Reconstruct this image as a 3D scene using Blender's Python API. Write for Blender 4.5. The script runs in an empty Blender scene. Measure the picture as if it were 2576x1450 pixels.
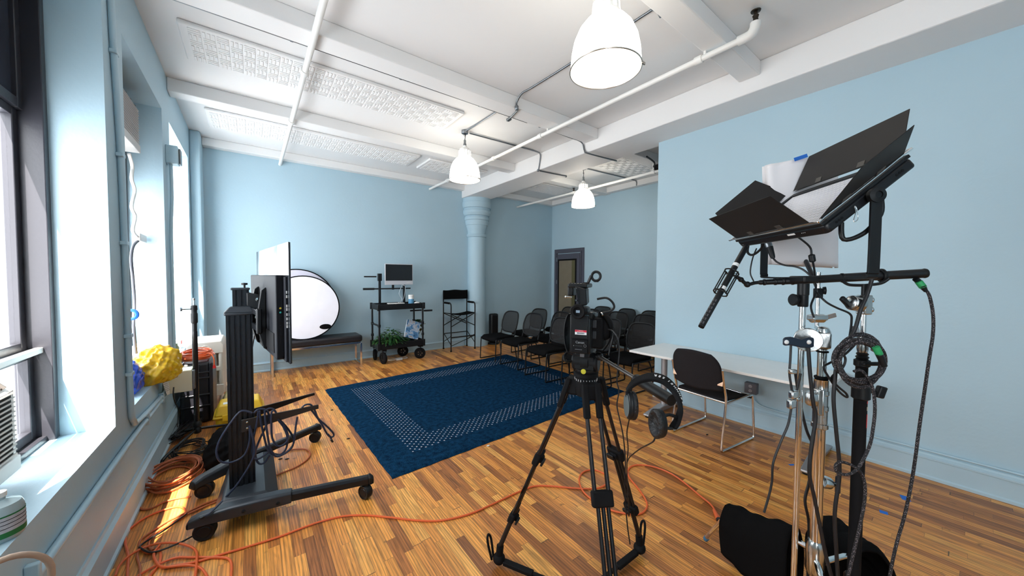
import bpy, bmesh, math, random
from mathutils import Vector, Matrix
random.seed(7)
V = Vector
S = bpy.context.scene
COL = S.collection
# ---------------------------------------------------------------- camera
FPX, EYE = 874.6, V((0, 0, 1.6))
_p, _y, _r = math.radians(1.925), math.radians(36.93), math.radians(.292)
FWD = V((math.sin(_y)*math.cos(_p), math.cos(_y)*math.cos(_p), -math.sin(_p)))
_rt = V((math.cos(_y), -math.sin(_y), 0)); _up = _rt.cross(FWD)
RT = _rt*math.cos(_r)+_up*math.sin(_r); UP = -_rt*math.sin(_r)+_up*math.cos(_r)
cam = bpy.data.cameras.new('camera'); co = bpy.data.objects.new('camera', cam); COL.objects.link(co)
cam.sensor_width = 36; cam.lens = FPX/2576*36; cam.clip_start = .02; cam.clip_end = 200
m = Matrix.Identity(4)
for i in range(3):
    m[i][0], m[i][1], m[i][2], m[i][3] = RT[i], UP[i], -FWD[i], EYE[i]
co.matrix_world = m; S.camera = co
# ---------------------------------------------------------------- light and exposure
S.view_settings.view_transform = 'Standard'; S.view_settings.look = 'None'
S.view_settings.gamma = 1; S.view_settings.use_curve_mapping = False
S.view_settings.exposure = 0.40
S.cycles.use_denoising = True; S.cycles.max_bounces = 10; S.cycles.diffuse_bounces = 6
S.cycles.transparent_max_bounces = 24; S.cycles.sample_clamp_indirect = 6
S.cycles.caustics_reflective = False; S.cycles.caustics_refractive = False
w = bpy.data.worlds.new('world'); S.world = w; w.use_nodes = True
wn = w.node_tree
bgn = wn.nodes['Background']; bgn.inputs[0].default_value = (.93, .965, 1, 1); bgn.inputs[1].default_value = 9.5
sun = bpy.data.lights.new('sun', 'SUN'); sun.energy = 30; sun.angle = .009; sun.color = (1, .93, .82)
so = bpy.data.objects.new('sun', sun); COL.objects.link(so)
so.rotation_euler = V((.25, .64, -1)).to_track_quat('-Z', 'Y').to_euler(); so.location = (-4, -4, 6)
WINS = [(-1.9, -.75), (1.5, 3.06), (3.45, 4.75), (5.12, 6.5)]  # first opening is unseen, added behind the camera to brighten the right side
for i, (a, b) in enumerate(WINS):
    L = bpy.data.lights.new('window_portal', 'AREA'); L.shape = 'RECTANGLE'; L.size = 2.5; L.size_y = b-a
    L.cycles.is_portal = True
    o = bpy.data.objects.new('window_portal', L); COL.objects.link(o)
    o.location = (-1.06, (a+b)/2, 1.95); o.rotation_euler = (0, -math.pi/2, 0)
# ---------------------------------------------------------------- pixel rays to points in the room
def ray(px, py): return FWD+RT*((px-1288)/FPX)-UP*((py-725)/FPX)
def P(px, py, d): return EYE+ray(px, py)*d
def on(ax, v, px, py):
    r = ray(px, py); return EYE+r*((v-EYE[ax])/r[ax])
def Fz(px, py, z=0.): return on(2, z, px, py)
def Fx(px, py, x): return on(0, x, px, py)
def Fy(px, py, y): return on(1, y, px, py)
# ---------------------------------------------------------------- materials
MATS = {}
def mat(name, col, rough=.5, metal=0, bump=0, bscale=60, var=.06, vscale=6, emit=None, es=1, alpha=1, trans=0, spec=.5, coat=0, ior=1.45):
    if name in MATS: return MATS[name]
    m = bpy.data.materials.new(name); m.use_nodes = True; nt = m.node_tree; b = nt.nodes['Principled BSDF']
    b.inputs['Roughness'].default_value = rough; b.inputs['Metallic'].default_value = metal
    b.inputs['Specular IOR Level'].default_value = spec; b.inputs['Coat Weight'].default_value = coat
    b.inputs['Transmission Weight'].default_value = trans; b.inputs['IOR'].default_value = ior
    b.inputs['Alpha'].default_value = alpha
    tc = nt.nodes.new('ShaderNodeTexCoord')
    n = nt.nodes.new('ShaderNodeTexNoise'); n.inputs['Scale'].default_value = vscale; n.inputs['Detail'].default_value = 4
    nt.links.new(tc.outputs['Object'], n.inputs['Vector'])
    mx = nt.nodes.new('ShaderNodeMix'); mx.data_type = 'RGBA'
    mx.inputs[6].default_value = (*[c*(1-var) for c in col], 1); mx.inputs[7].default_value = (*[min(1, c*(1+var)) for c in col], 1)
    nt.links.new(n.outputs['Fac'], mx.inputs[0]); nt.links.new(mx.outputs[2], b.inputs['Base Color'])
    if bump:
        n2 = nt.nodes.new('ShaderNodeTexNoise'); n2.inputs['Scale'].default_value = bscale; n2.inputs['Detail'].default_value = 3
        nt.links.new(tc.outputs['Object'], n2.inputs['Vector'])
        bp = nt.nodes.new('ShaderNodeBump'); bp.inputs['Strength'].default_value = bump; bp.inputs['Distance'].default_value = .01
        nt.links.new(n2.outputs['Fac'], bp.inputs['Height']); nt.links.new(bp.outputs[0], b.inputs['Normal'])
    if emit:
        b.inputs['Emission Color'].default_value = (*emit, 1); b.inputs['Emission Strength'].default_value = es
    MATS[name] = m; return m
def nd(nt, typ, **k):
    n = nt.nodes.new(typ)
    for a, b in k.items(): setattr(n, a, b)
    return n
def mth(nt, op, a, b=None, c=None):
    n = nt.nodes.new('ShaderNodeMath'); n.operation = op
    for i, v in enumerate((a, b, c)):
        if v is None: continue
        if isinstance(v, (int, float)): n.inputs[i].default_value = v
        else: nt.links.new(v, n.inputs[i])
    return n.outputs[0]
def mixc(nt, f, a, b, mode='MIX'):
    n = nt.nodes.new('ShaderNodeMix'); n.data_type = 'RGBA'; n.blend_type = mode
    for i, v in ((0, f), (6, a), (7, b)):
        if isinstance(v, (int, float)): n.inputs[i].default_value = v
        elif isinstance(v, tuple): n.inputs[i].default_value = v
        else: nt.links.new(v, n.inputs[i])
    return n.outputs[2]
def floor_mat():
    m = bpy.data.materials.new('oak_strip_floor'); m.use_nodes = True; nt = m.node_tree; b = nt.nodes['Principled BSDF']
    g = nd(nt, 'ShaderNodeNewGeometry'); sp = nd(nt, 'ShaderNodeSeparateXYZ'); nt.links.new(g.outputs['Position'], sp.inputs[0])
    x, y = sp.outputs[0], sp.outputs[1]
    W, Ln = .057, .46
    u = mth(nt, 'DIVIDE', x, W); iu = mth(nt, 'FLOOR', u)
    wn1 = nd(nt, 'ShaderNodeTexWhiteNoise', noise_dimensions='1D'); nt.links.new(iu, wn1.inputs['W'])
    v = mth(nt, 'ADD', mth(nt, 'DIVIDE', y, Ln), mth(nt, 'MULTIPLY', wn1.outputs['Value'], 13.7))
    # irregular board lengths: warp v a little
    v = mth(nt, 'ADD', v, mth(nt, 'MULTIPLY', mth(nt, 'SINE', mth(nt, 'ADD', mth(nt, 'MULTIPLY', v, 2.1), mth(nt, 'MULTIPLY', iu, 1.7))), .33))
    iv = mth(nt, 'FLOOR', v)
    cb = nd(nt, 'ShaderNodeCombineXYZ'); nt.links.new(iu, cb.inputs[0]); nt.links.new(iv, cb.inputs[1])
    wn2 = nd(nt, 'ShaderNodeTexWhiteNoise', noise_dimensions='2D'); nt.links.new(cb.outputs[0], wn2.inputs['Vector'])
    cr = nd(nt, 'ShaderNodeValToRGB'); nt.links.new(wn2.outputs['Value'], cr.inputs[0])
    e = cr.color_ramp.elements; e[0].position = 0; e[0].color = (.30, .10, .024, 1); e[1].position = 1; e[1].color = (.90, .44, .105, 1)
    for p, c in ((.2, (.50, .175, .038, 1)), (.5, (.76, .30, .060, 1)), (.8, (.86, .37, .075, 1))):
        q = e.new(p); q.color = c
    # grain
    cg = nd(nt, 'ShaderNodeCombineXYZ')
    nt.links.new(mth(nt, 'MULTIPLY', x, 60), cg.inputs[0]); nt.links.new(mth(nt, 'ADD', mth(nt, 'MULTIPLY', y, 3.2), mth(nt, 'MULTIPLY', wn2.outputs['Value'], 80)), cg.inputs[1])
    nt.links.new(wn2.outputs['Value'], cg.inputs[2])
    ng = nd(nt, 'ShaderNodeTexNoise'); ng.inputs['Scale'].default_value = 1; ng.inputs['Detail'].default_value = 5; ng.inputs['Distortion'].default_value = 1.2
    nt.links.new(cg.outputs[0], ng.inputs['Vector'])
    wv = nd(nt, 'ShaderNodeTexWave', wave_type='BANDS', bands_direction='X'); wv.inputs['Scale'].default_value = .32; wv.inputs['Distortion'].default_value = 9; wv.inputs['Detail'].default_value = 3; wv.inputs['Detail Scale'].default_value = .35
    nt.links.new(cg.outputs[0], wv.inputs['Vector'])
    mr = nd(nt, 'ShaderNodeMapRange'); nt.links.new(ng.outputs['Fac'], mr.inputs[0]); mr.inputs[1].default_value = .34; mr.inputs[2].default_value = .60; mr.inputs[3].default_value = .58; mr.inputs[4].default_value = 1.15
    mw = nd(nt, 'ShaderNodeMapRange'); nt.links.new(wv.outputs['Fac'], mw.inputs[0]); mw.inputs[1].default_value = 0; mw.inputs[2].default_value = .55; mw.inputs[3].default_value = .68; mw.inputs[4].default_value = 1.04
    gr = mth(nt, 'MULTIPLY', mr.outputs[0], mw.outputs[0])
    c1 = nd(nt, 'ShaderNodeCombineXYZ'); [nt.links.new(gr, c1.inputs[i]) for i in range(3)]
    col = mixc(nt, 1., cr.outputs[0], c1.outputs[0], 'MULTIPLY')
    # dark knots and worn stains
    nk = nd(nt, 'ShaderNodeTexNoise'); nk.inputs['Scale'].default_value = 9; nk.inputs['Detail'].default_value = 6; nt.links.new(g.outputs['Position'], nk.inputs['Vector'])
    mk = nd(nt, 'ShaderNodeMapRange'); nt.links.new(nk.outputs['Fac'], mk.inputs[0]); mk.inputs[1].default_value = .68; mk.inputs[2].default_value = .75
    col = mixc(nt, mth(nt, 'MULTIPLY', mk.outputs[0], .75), col, (.035, .018, .012, 1))
    nl = nd(nt, 'ShaderNodeTexNoise'); nl.inputs['Scale'].default_value = 1.1; nl.inputs['Detail'].default_value = 3; nt.links.new(g.outputs['Position'], nl.inputs['Vector'])
    col = mixc(nt, mth(nt, 'MULTIPLY', nl.outputs['Fac'], .16), col, (.16, .07, .028, 1))
    fu = mth(nt, 'FRACT', u); fv = mth(nt, 'FRACT', v)
    gu = mth(nt, 'MINIMUM', fu, mth(nt, 'SUBTRACT', 1, fu)); gv = mth(nt, 'MINIMUM', fv, mth(nt, 'SUBTRACT', 1, fv))
    gap = mth(nt, 'MAXIMUM', mth(nt, 'LESS_THAN', gu, .014), mth(nt, 'LESS_THAN', gv, .0018))
    col = mixc(nt, mth(nt, 'MULTIPLY', gap, .8), col, (.02, .012, .008, 1))
    nt.links.new(col, b.inputs['Base Color'])
    rr = nd(nt, 'ShaderNodeMapRange'); nt.links.new(nk.outputs['Fac'], rr.inputs[0]); rr.inputs[3].default_value = .24; rr.inputs[4].default_value = .46
    nt.links.new(rr.outputs[0], b.inputs['Roughness'])
    bp = nd(nt, 'ShaderNodeBump'); bp.inputs['Strength'].default_value = .25; bp.inputs['Distance'].default_value = .002
    nt.links.new(mth(nt, 'SUBTRACT', mth(nt, 'MULTIPLY', gr, .25), gap), bp.inputs['Height']); nt.links.new(bp.outputs[0], b.inputs['Normal'])
    MATS['floor'] = m; return m
def rug_mat():
    m = bpy.data.materials.new('navy_dotted_pile'); m.use_nodes = True; nt = m.node_tree; b = nt.nodes['Principled BSDF']
    uv = nd(nt, 'ShaderNodeUVMap'); sp = nd(nt, 'ShaderNodeSeparateXYZ'); nt.links.new(uv.outputs[0], sp.inputs[0])
    x, y = sp.outputs[0], sp.outputs[1]     # metres, 3.3 x 2.8
    LX, LY = 3.30, 2.80
    dx = mth(nt, 'MINIMUM', x, mth(nt, 'SUBTRACT', LX, x)); dy = mth(nt, 'MINIMUM', y, mth(nt, 'SUBTRACT', LY, y))
    d = mth(nt, 'MINIMUM', dx, dy)
    band = mth(nt, 'MULTIPLY', mth(nt, 'GREATER_THAN', d, .27), mth(nt, 'LESS_THAN', d, .55))
    s = .064
    def dots(ox, oy):
        n = nd(nt, 'ShaderNodeTexNoise'); n.inputs['Scale'].default_value = 40; nt.links.new(uv.outputs[0], n.inputs['Vector'])
        fx = mth(nt, 'SUBTRACT', mth(nt, 'FRACT', mth(nt, 'ADD', mth(nt, 'DIVIDE', x, s), ox)), .5)
        fy = mth(nt, 'SUBTRACT', mth(nt, 'FRACT', mth(nt, 'ADD', mth(nt, 'DIVIDE', y, s), oy)), .5)
        r = mth(nt, 'ADD', mth(nt, 'MULTIPLY', fx, fx), mth(nt, 'MULTIPLY', fy, fy))
        r = mth(nt, 'ADD', r, mth(nt, 'MULTIPLY', mth(nt, 'SUBTRACT', n.outputs['Fac'], .5), .03))
        return mth(nt, 'LESS_THAN', r, .0165)
    dd = mth(nt, 'MULTIPLY', mth(nt, 'MAXIMUM', dots(0., 0.), dots(.5, .5)), band)
    n1 = nd(nt, 'ShaderNodeTexNoise'); n1.inputs['Scale'].default_value = 22; n1.inputs['Detail'].default_value = 8; nt.links.new(uv.outputs[0], n1.inputs['Vector'])
    n2 = nd(nt, 'ShaderNodeTexNoise'); n2.inputs['Scale'].default_value = 110; n2.inputs['Detail'].default_value = 3; nt.links.new(uv.outputs[0], n2.inputs['Vector'])
    cr = nd(nt, 'ShaderNodeValToRGB'); nt.links.new(mth(nt, 'ADD', mth(nt, 'MULTIPLY', n1.outputs['Fac'], .55), mth(nt, 'MULTIPLY', n2.outputs['Fac'], .45)), cr.inputs[0])
    e = cr.color_ramp.elements; e[0].position = .34; e[0].color = (.0012, .006, .018, 1); e[1].position = .68; e[1].color = (.009, .055, .125, 1)
    nt.links.new(mixc(nt, dd, cr.outputs[0], (.46, .46, .52, 1)), b.inputs['Base Color'])
    b.inputs['Roughness'].default_value = 1; b.inputs['Specular IOR Level'].default_value = .03
    bp = nd(nt, 'ShaderNodeBump'); bp.inputs['Strength'].default_value = .9; bp.inputs['Distance'].default_value = .012
    nt.links.new(n2.outputs['Fac'], bp.inputs['Height']); nt.links.new(bp.outputs[0], b.inputs['Normal'])
    return m
def glass_mat():
    m = bpy.data.materials.new('window_glass'); m.use_nodes = True; nt = m.node_tree; nt.nodes.clear()
    o = nd(nt, 'ShaderNodeOutputMaterial'); t = nd(nt, 'ShaderNodeBsdfTransparent'); g = nd(nt, 'ShaderNodeBsdfGlossy'); g.inputs['Roughness'].default_value = .02
    n = nd(nt, 'ShaderNodeTexNoise'); n.inputs['Scale'].default_value = 2
    mr = nd(nt, 'ShaderNodeMapRange'); nt.links.new(n.outputs['Fac'], mr.inputs[0]); mr.inputs[3].default_value = .04; mr.inputs[4].default_value = .08
    mx = nd(nt, 'ShaderNodeMixShader'); nt.links.new(mr.outputs[0], mx.inputs[0]); nt.links.new(t.outputs[0], mx.inputs[1]); nt.links.new(g.outputs[0], mx.inputs[2]); nt.links.new(mx.outputs[0], o.inputs[0])
    return m
def mesh_mat():
    m = bpy.data.materials.new('black_see_through_mesh'); m.use_nodes = True; nt = m.node_tree; b = nt.nodes['Principled BSDF']
    b.inputs['Base Color'].default_value = (.012, .012, .013, 1); b.inputs['Roughness'].default_value = .85
    tc = nd(nt, 'ShaderNodeTexCoord'); v = nd(nt, 'ShaderNodeTexVoronoi'); v.inputs['Scale'].default_value = 420
    nt.links.new(tc.outputs['Object'], v.inputs['Vector'])
    mr = nd(nt, 'ShaderNodeMapRange'); nt.links.new(v.outputs['Distance'], mr.inputs[0]); mr.inputs[1].default_value = .35; mr.inputs[2].default_value = .6; mr.inputs[3].default_value = .66; mr.inputs[4].default_value = .95
    nt.links.new(mr.outputs[0], b.inputs['Alpha']); return m
def art_mat():
    m = bpy.data.materials.new('blue_marbled_cover'); m.use_nodes = True; nt = m.node_tree; b = nt.nodes['Principled BSDF']
    tc = nd(nt, 'ShaderNodeTexCoord'); n = nd(nt, 'ShaderNodeTexNoise'); n.inputs['Scale'].default_value = 9; n.inputs['Detail'].default_value = 6; n.inputs['Distortion'].default_value = 1.5
    nt.links.new(tc.outputs['Object'], n.inputs['Vector']); cr = nd(nt, 'ShaderNodeValToRGB'); nt.links.new(n.outputs['Fac'], cr.inputs[0])
    e = cr.color_ramp.elements; e[0].position = .3; e[0].color = (.02, .04, .08, 1); e[1].position = .75; e[1].color = (.6, .68, .75, 1)
    for p, c in ((.45, (.10, .28, .55, 1)), (.55, (.55, .62, .70, 1)), (.63, (.35, .28, .26, 1))): q = e.new(p); q.color = c
    nt.links.new(cr.outputs[0], b.inputs['Base Color']); b.inputs['Roughness'].default_value = .3; return m
def braid_mat():
    m = bpy.data.materials.new('braided_cable'); m.use_nodes = True; nt = m.node_tree; b = nt.nodes['Principled BSDF']
    tc = nd(nt, 'ShaderNodeTexCoord'); n = nd(nt, 'ShaderNodeTexVoronoi'); n.inputs['Scale'].default_value = 230; nt.links.new(tc.outputs['Object'], n.inputs['Vector'])
    c = mixc(nt, mth(nt, 'LESS_THAN', n.outputs['Distance'], .28), (.008, .007, .009, 1), (.30, .25, .27, 1))
    nt.links.new(c, b.inputs['Base Color']); b.inputs['Roughness'].default_value = .7; return m
FLOOR = floor_mat(); RUG = rug_mat(); GLASS = glass_mat(); MESHM = mesh_mat(); ART = art_mat(); BRAID = braid_mat()
BLUE = mat('pale_blue_wall_paint', (.42, .58, .67), .55, bump=.12, bscale=35, var=.03, vscale=2)
BLUEG = mat('pale_blue_gloss_paint', (.44, .60, .69), .35, bump=.2, bscale=18, var=.04, vscale=5)
WHITE = mat('white_ceiling_paint', (.80, .80, .80), .6, bump=.15, bscale=14, var=.02, vscale=2)
PIPE = mat('white_painted_pipe', (.80, .80, .78), .35, bump=.05)
BLK = mat('black_plastic', (.007, .008, .0095), .42, spec=.35)
BLKM = mat('black_matte', (.006, .006, .007), .75, spec=.2)
BLKG = mat('black_gloss', (.010, .010, .012), .15)
BLKMET = mat('black_metal', (.007, .008, .010), .35, spec=.4)
FAB = mat('black_fabric', (.006, .006, .0065), .95, bump=.3, bscale=500, spec=.06)
FELT = mat('charcoal_felt', (.022, .020, .022), .95, bump=.4, bscale=300, var=.3, vscale=300, spec=.15)
CHR = mat('chrome', (.80, .80, .80), .12, metal=1)
STEEL = mat('galvanised_steel', (.24, .26, .28), .38, metal=1, var=.15, vscale=30)
SIL = mat('silver_paint', (.42, .42, .44), .4, metal=.7)
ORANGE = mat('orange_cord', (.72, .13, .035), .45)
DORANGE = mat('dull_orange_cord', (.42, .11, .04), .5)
NAVY = mat('navy_cable', (.016, .022, .045), .4)
CORD = mat('black_cord', (.010, .010, .012), .45)
WPL = mat('white_plastic', (.78, .78, .76), .35)
GREYMET = mat('grey_laminate_edge', (.50, .50, .52), .4)
DESKM = mat('white_laminate', (.80, .79, .77), .35)
YEL = mat('yellow_case_plastic', (.80, .50, .02), .4, var=.03)
DARKWIN = mat('dark_window_frame', (.028, .028, .036), .35, bump=.05)
DARKG = mat('dark_transom_panel', (.03, .035, .05), .2)
GREYDOOR = mat('slate_door_paint', (.075, .078, .105), .5)
BLUETAPE = mat('blue_tape', (.02, .16, .62), .6)
REDM = mat('red_mark', (.6, .02, .02), .5)
GREENM = mat('green_ring', (.02, .30, .10), .5)
TVBACK = mat('tv_back_plastic', (.010, .011, .015), .6, spec=.2)
# ---------------------------------------------------------------- mesh building
ROOT = {}
def rootmat(o):
    while o.parent: o = o.parent
    return Matrix.Translation(o.location) @ o.rotation_euler.to_matrix().to_4x4()
def cat_rom(pts, k=6, closed=False):
    pts = [V(p) for p in pts]; n = len(pts)
    if n < 3 or k < 2: return pts
    out = []
    for i in range(n if closed else n-1):
        if closed: a, b, c, d = pts[(i-1) % n], pts[i], pts[(i+1) % n], pts[(i+2) % n]
        else: a, b, c, d = pts[max(i-1, 0)], pts[i], pts[i+1], pts[min(i+2, n-1)]
        for j in range(k):
            t = j/k
            out.append(.5*((2*b)+(c-a)*t+(2*a-5*b+4*c-d)*t*t+(3*b-a-3*c+d)*t**3))
    if not closed: out.append(pts[-1])
    return out
def frame(ax):
    ax = V(ax).normalized(); u = ax.cross(V((0, 0, 1)))
    if u.length < .05: u = ax.cross(V((0, 1, 0)))
    u.normalize(); return u, ax.cross(u).normalized(), ax
class MB:
    def __init__(s): s.v = []; s.f = []; s.uv = None
    def add(s, vs, fs):
        b = len(s.v); s.v += [V(q) for q in vs]; s.f += [tuple(i+b for i in f) for f in fs]; return s
    def box(s, x0, y0, z0, x1, y1, z1):
        x0, x1 = sorted((x0, x1)); y0, y1 = sorted((y0, y1)); z0, z1 = sorted((z0, z1))
        return s.add([(x, y, z) for z in (z0, z1) for y in (y0, y1) for x in (x0, x1)],
                     [(0, 2, 3, 1), (4, 5, 7, 6), (0, 1, 5, 4), (2, 6, 7, 3), (0, 4, 6, 2), (1, 3, 7, 5)])
    def obox(s, c, hx, hy, hz):     # centre and three half-axis vectors
        c, hx, hy, hz = V(c), V(hx), V(hy), V(hz)
        return s.add([c+i*hx+j*hy+k*hz for k in (-1, 1) for j in (-1, 1) for i in (-1, 1)],
                     [(0, 2, 3, 1), (4, 5, 7, 6), (0, 1, 5, 4), (2, 6, 7, 3), (0, 4, 6, 2), (1, 3, 7, 5)])
    def bar(s, a, b, w, h, up=(0, 0, 1)):
        a, b = V(a), V(b); d = (b-a)/2; u = d.cross(V(up)).normalized(); q = u.cross(d).normalized()
        return s.obox((a+b)/2, d, u*w/2, q*h/2)
    def prism(s, pts, vec):
        pts = [V(p) for p in pts]; n = len(pts); vec = V(vec)
        return s.add(pts+[p+vec for p in pts], [tuple(range(n))[::-1], tuple(range(n, 2*n))]+[(i, (i+1) % n, n+(i+1) % n, n+i) for i in range(n)])
    def tube(s, pts, r, n=8, k=5, closed=False, caps=True):
        pts = cat_rom(pts, k, closed); m = len(pts); ring = []
        rr = r if isinstance(r, (list, tuple)) else None
        t0 = (pts[1]-pts[0]).normalized(); u, w_, _ = frame(t0); vs = []
        for i, p in enumerate(pts):
            if closed: t = (pts[(i+1) % m]-pts[i-1])
            else: t = pts[min(i+1, m-1)]-pts[max(i-1, 0)]
            if t.length < 1e-9: t = t0
            t = t.normalized(); u = (u-t*u.dot(t))
            if u.length < 1e-6: u = frame(t)[0]
            u.normalize(); q = t.cross(u)
            R = r if rr is None else rr[0]+(rr[1]-rr[0])*i/(m-1)
            vs += [p+(u*math.cos(a)+q*math.sin(a))*R for a in [2*math.pi*j/n for j in range(n)]]
        fs = []
        for i in range(m if closed else m-1):
            for j in range(n):
                a, b = i*n+j, i*n+(j+1) % n; c, d = ((i+1) % m)*n+(j+1) % n, ((i+1) % m)*n+j
                fs.append((a, b, c, d))
        if caps and not closed: fs += [tuple(range(n))[::-1], tuple(range((m-1)*n, m*n))]
        return s.add(vs, fs)
    def cyl(s, a, b, r, r2=None, n=20):
        return s.tube([a, b], r if r2 is None else [r, r2], n, 1)
    def lathe(s, prof, c=(0, 0, 0), ax=(0, 0, 1), n=32, closed=False):
        u, w_, a = frame(ax); c = V(c); m = len(prof)
        vs = [c+a*z+(u*math.cos(t)+w_*math.sin(t))*max(r, 1e-5) for r, z in prof for t in [2*math.pi*j/n for j in range(n)]]
        fs = []
        for i in range(m if closed else m-1):
            for j in range(n):
                k = (i+1) % m; fs.append((i*n+j, i*n+(j+1) % n, k*n+(j+1) % n, k*n+j))
        if not closed: fs += [tuple(range(n))[::-1], tuple(range((m-1)*n, m*n))]
        return s.add(vs, fs)
    def ball(s, c, r, n=12, sc=(1, 1, 1)):
        c = V(c); vs = [c+V((0, 0, -r*sc[2]))]; 
        for i in range(1, n):
            a = math.pi*i/n-math.pi/2
            vs += [c+V((r*sc[0]*math.cos(a)*math.cos(t), r*sc[1]*math.cos(a)*math.sin(t), r*sc[2]*math.sin(a))) for t in [2*math.pi*j/(2*n) for j in range(2*n)]]
        vs.append(c+V((0, 0, r*sc[2]))); m = 2*n
        fs = [(0, 1+(j+1) % m, 1+j) for j in range(m)]
        for i in range(n-2): fs += [(1+i*m+j, 1+i*m+(j+1) % m, 1+(i+1)*m+(j+1) % m, 1+(i+1)*m+j) for j in range(m)]
        L = len(vs)-1; fs += [(L, 1+(n-2)*m+j, 1+(n-2)*m+(j+1) % m) for j in range(m)]
        return s.add(vs, fs)
    def torus(s, c, ax, R, r, n=32, k=10, a0=0, a1=None):
        u, w_, a = frame(ax); c = V(c)
        full = a1 is None; a1 = a0+2*math.pi if full else a1
        pts = [c+(u*math.cos(t)+w_*math.sin(t))*R for t in [a0+(a1-a0)*j/n for j in range(n if full else n+1)]]
        return s.tube(pts, r, k, 1, closed=full)
    def grid(s, fn, nu, nv, th=0):
        vs = [V(fn(i/nu, j/nv)) for j in range(nv+1) for i in range(nu+1)]
        fs = [(j*(nu+1)+i, j*(nu+1)+i+1, (j+1)*(nu+1)+i+1, (j+1)*(nu+1)+i) for j in range(nv) for i in range(nu)]
        return s.add(vs, fs)
    def out(s, name, m, parent=None, bevel=0, smooth=38, local=False, solid=0, sub=0, **tags):
        if parent is not None and not local:
            inv = rootmat(parent).inverted(); vs = [inv @ q for q in s.v]
        else: vs = s.v
        me = bpy.data.meshes.new(name); me.from_pydata([tuple(q) for q in vs], [], s.f); me.update()
        bm = bmesh.new(); bm.from_mesh(me); bmesh.ops.recalc_face_normals(bm, faces=bm.faces); bm.to_mesh(me); bm.free()
        if m is not None: me.materials.append(m)
        if smooth:
            for p in me.polygons: p.use_smooth = True
            me.set_sharp_from_angle(angle=math.radians(smooth))
        o = bpy.data.objects.new(name, me); COL.objects.link(o)
        if parent is not None: o.parent = parent
        if solid: q = o.modifiers.new('solid', 'SOLIDIFY'); q.thickness = solid; q.offset = 0
        if bevel:
            q = o.modifiers.new('bevel', 'BEVEL'); q.width = bevel; q.segments = 2; q.limit_method = 'ANGLE'; q.angle_limit = math.radians(40)
        if sub: q = o.modifiers.new('sub', 'SUBSURF'); q.levels = sub; q.render_levels = sub
        for k, v in tags.items(): o[k] = v
        return o
def tag(o, label, cat, group=None):
    o['label'] = label; o['category'] = cat
    if group: o['group'] = group
    return o
def thing(name, label, cat, loc=(0, 0, 0), rz=0, group=None):
    o = bpy.data.objects.new(name, None); COL.objects.link(o); o.empty_display_size = .1
    o.location = loc; o.rotation_euler = (0, 0, rz); return tag(o, label, cat, group)
def struct(name, mb, m, parent=None, **k):
    o = mb.out(name, m, parent, **k)
    if parent is None: o['kind'] = 'structure'
    return o
def dup(root, loc=None, rz=None, label=None):
    r = root.copy(); COL.objects.link(r)
    if loc is not None: r.location = loc
    if rz is not None: r.rotation_euler = (0, 0, rz)
    if label: r['label'] = label
    for ch in root.children:
        c = ch.copy(); COL.objects.link(c); c.parent = r
        for g in ch.children:
            d = g.copy(); COL.objects.link(d); d.parent = c
    return r
def text(name, body, size, o, xd, yd, m, parent=None, ext=.0004, align='CENTER', bold=0):
    """lettering as a mesh; o origin, xd reading direction, yd up direction"""
    cu = bpy.data.curves.new(name, 'FONT'); cu.body = body; cu.size = size; cu.extrude = ext; cu.align_x = align; cu.align_y = 'CENTER'
    cu.offset = bold; cu.resolution_u = 2
    t = bpy.data.objects.new(name, cu); COL.objects.link(t); bpy.context.view_layer.update()
    me = bpy.data.meshes.new_from_object(t.evaluated_get(bpy.context.evaluated_depsgraph_get()))
    bpy.data.objects.remove(t); xd = V(xd).normalized(); yd = V(yd).normalized(); zd = xd.cross(yd)
    b = MB(); b.add([V(o)+xd*v.co.x+yd*v.co.y+zd*v.co.z for v in me.vertices], [tuple(p.vertices) for p in me.polygons])
    return b.out(name, m, parent, smooth=0)
# ================================================================ THE ROOM
XL, XR, YB, XF, YF = -.66, 4.32, 7.04, 6.66, -2.6
ZC, ZT, ZU, ZB = 3.637, 3.50, 3.367, 3.517
SILL, HEAD, XO = .69, 3.20, -1.02
struct('floor', MB().box(XO, YF, -.1, XF+.1, YB+.1, 0), FLOOR, smooth=0)
struct('ceiling', MB().box(XO, YF, ZC, XF+.1, YB+.1, ZC+.12), WHITE, smooth=0)
b = MB().box(XO, YF, 0, XL, YB, SILL).box(XO, YF, HEAD, XL, YB, ZC)
ys = [YF]+[q for w_ in WINS for q in w_]+[YB]
for i in range(0, len(ys), 2): b.box(XO, ys[i], SILL, XL, ys[i+1], HEAD)
struct('wall_left', b, BLUE, smooth=0)
struct('wall_back', MB().box(XO, YB, 0, XF+.1, YB+.12, ZC), BLUE, smooth=0)
struct('wall_right', MB().box(XR, YF, 0, XR+.13, 2.55, ZU), BLUE, smooth=0)
struct('wall_far_right', MB().box(XF, .4, 0, XF+.12, YB, ZC), BLUE, smooth=0)
struct('wall_alcove', MB().box(XR+.13, .3, 0, XF+.12, .4, ZC), BLUE, smooth=0)
struct('wall_front', MB().box(XO, YF-.12, 0, XR+.13, YF, ZC), BLUE, smooth=0)
# pilaster in the far left corner, rounded edge
struct('trim_1', MB().box(XL, 6.66, 0, -.545, YB, ZC), BLUE, bevel=.02, smooth=0)
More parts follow.
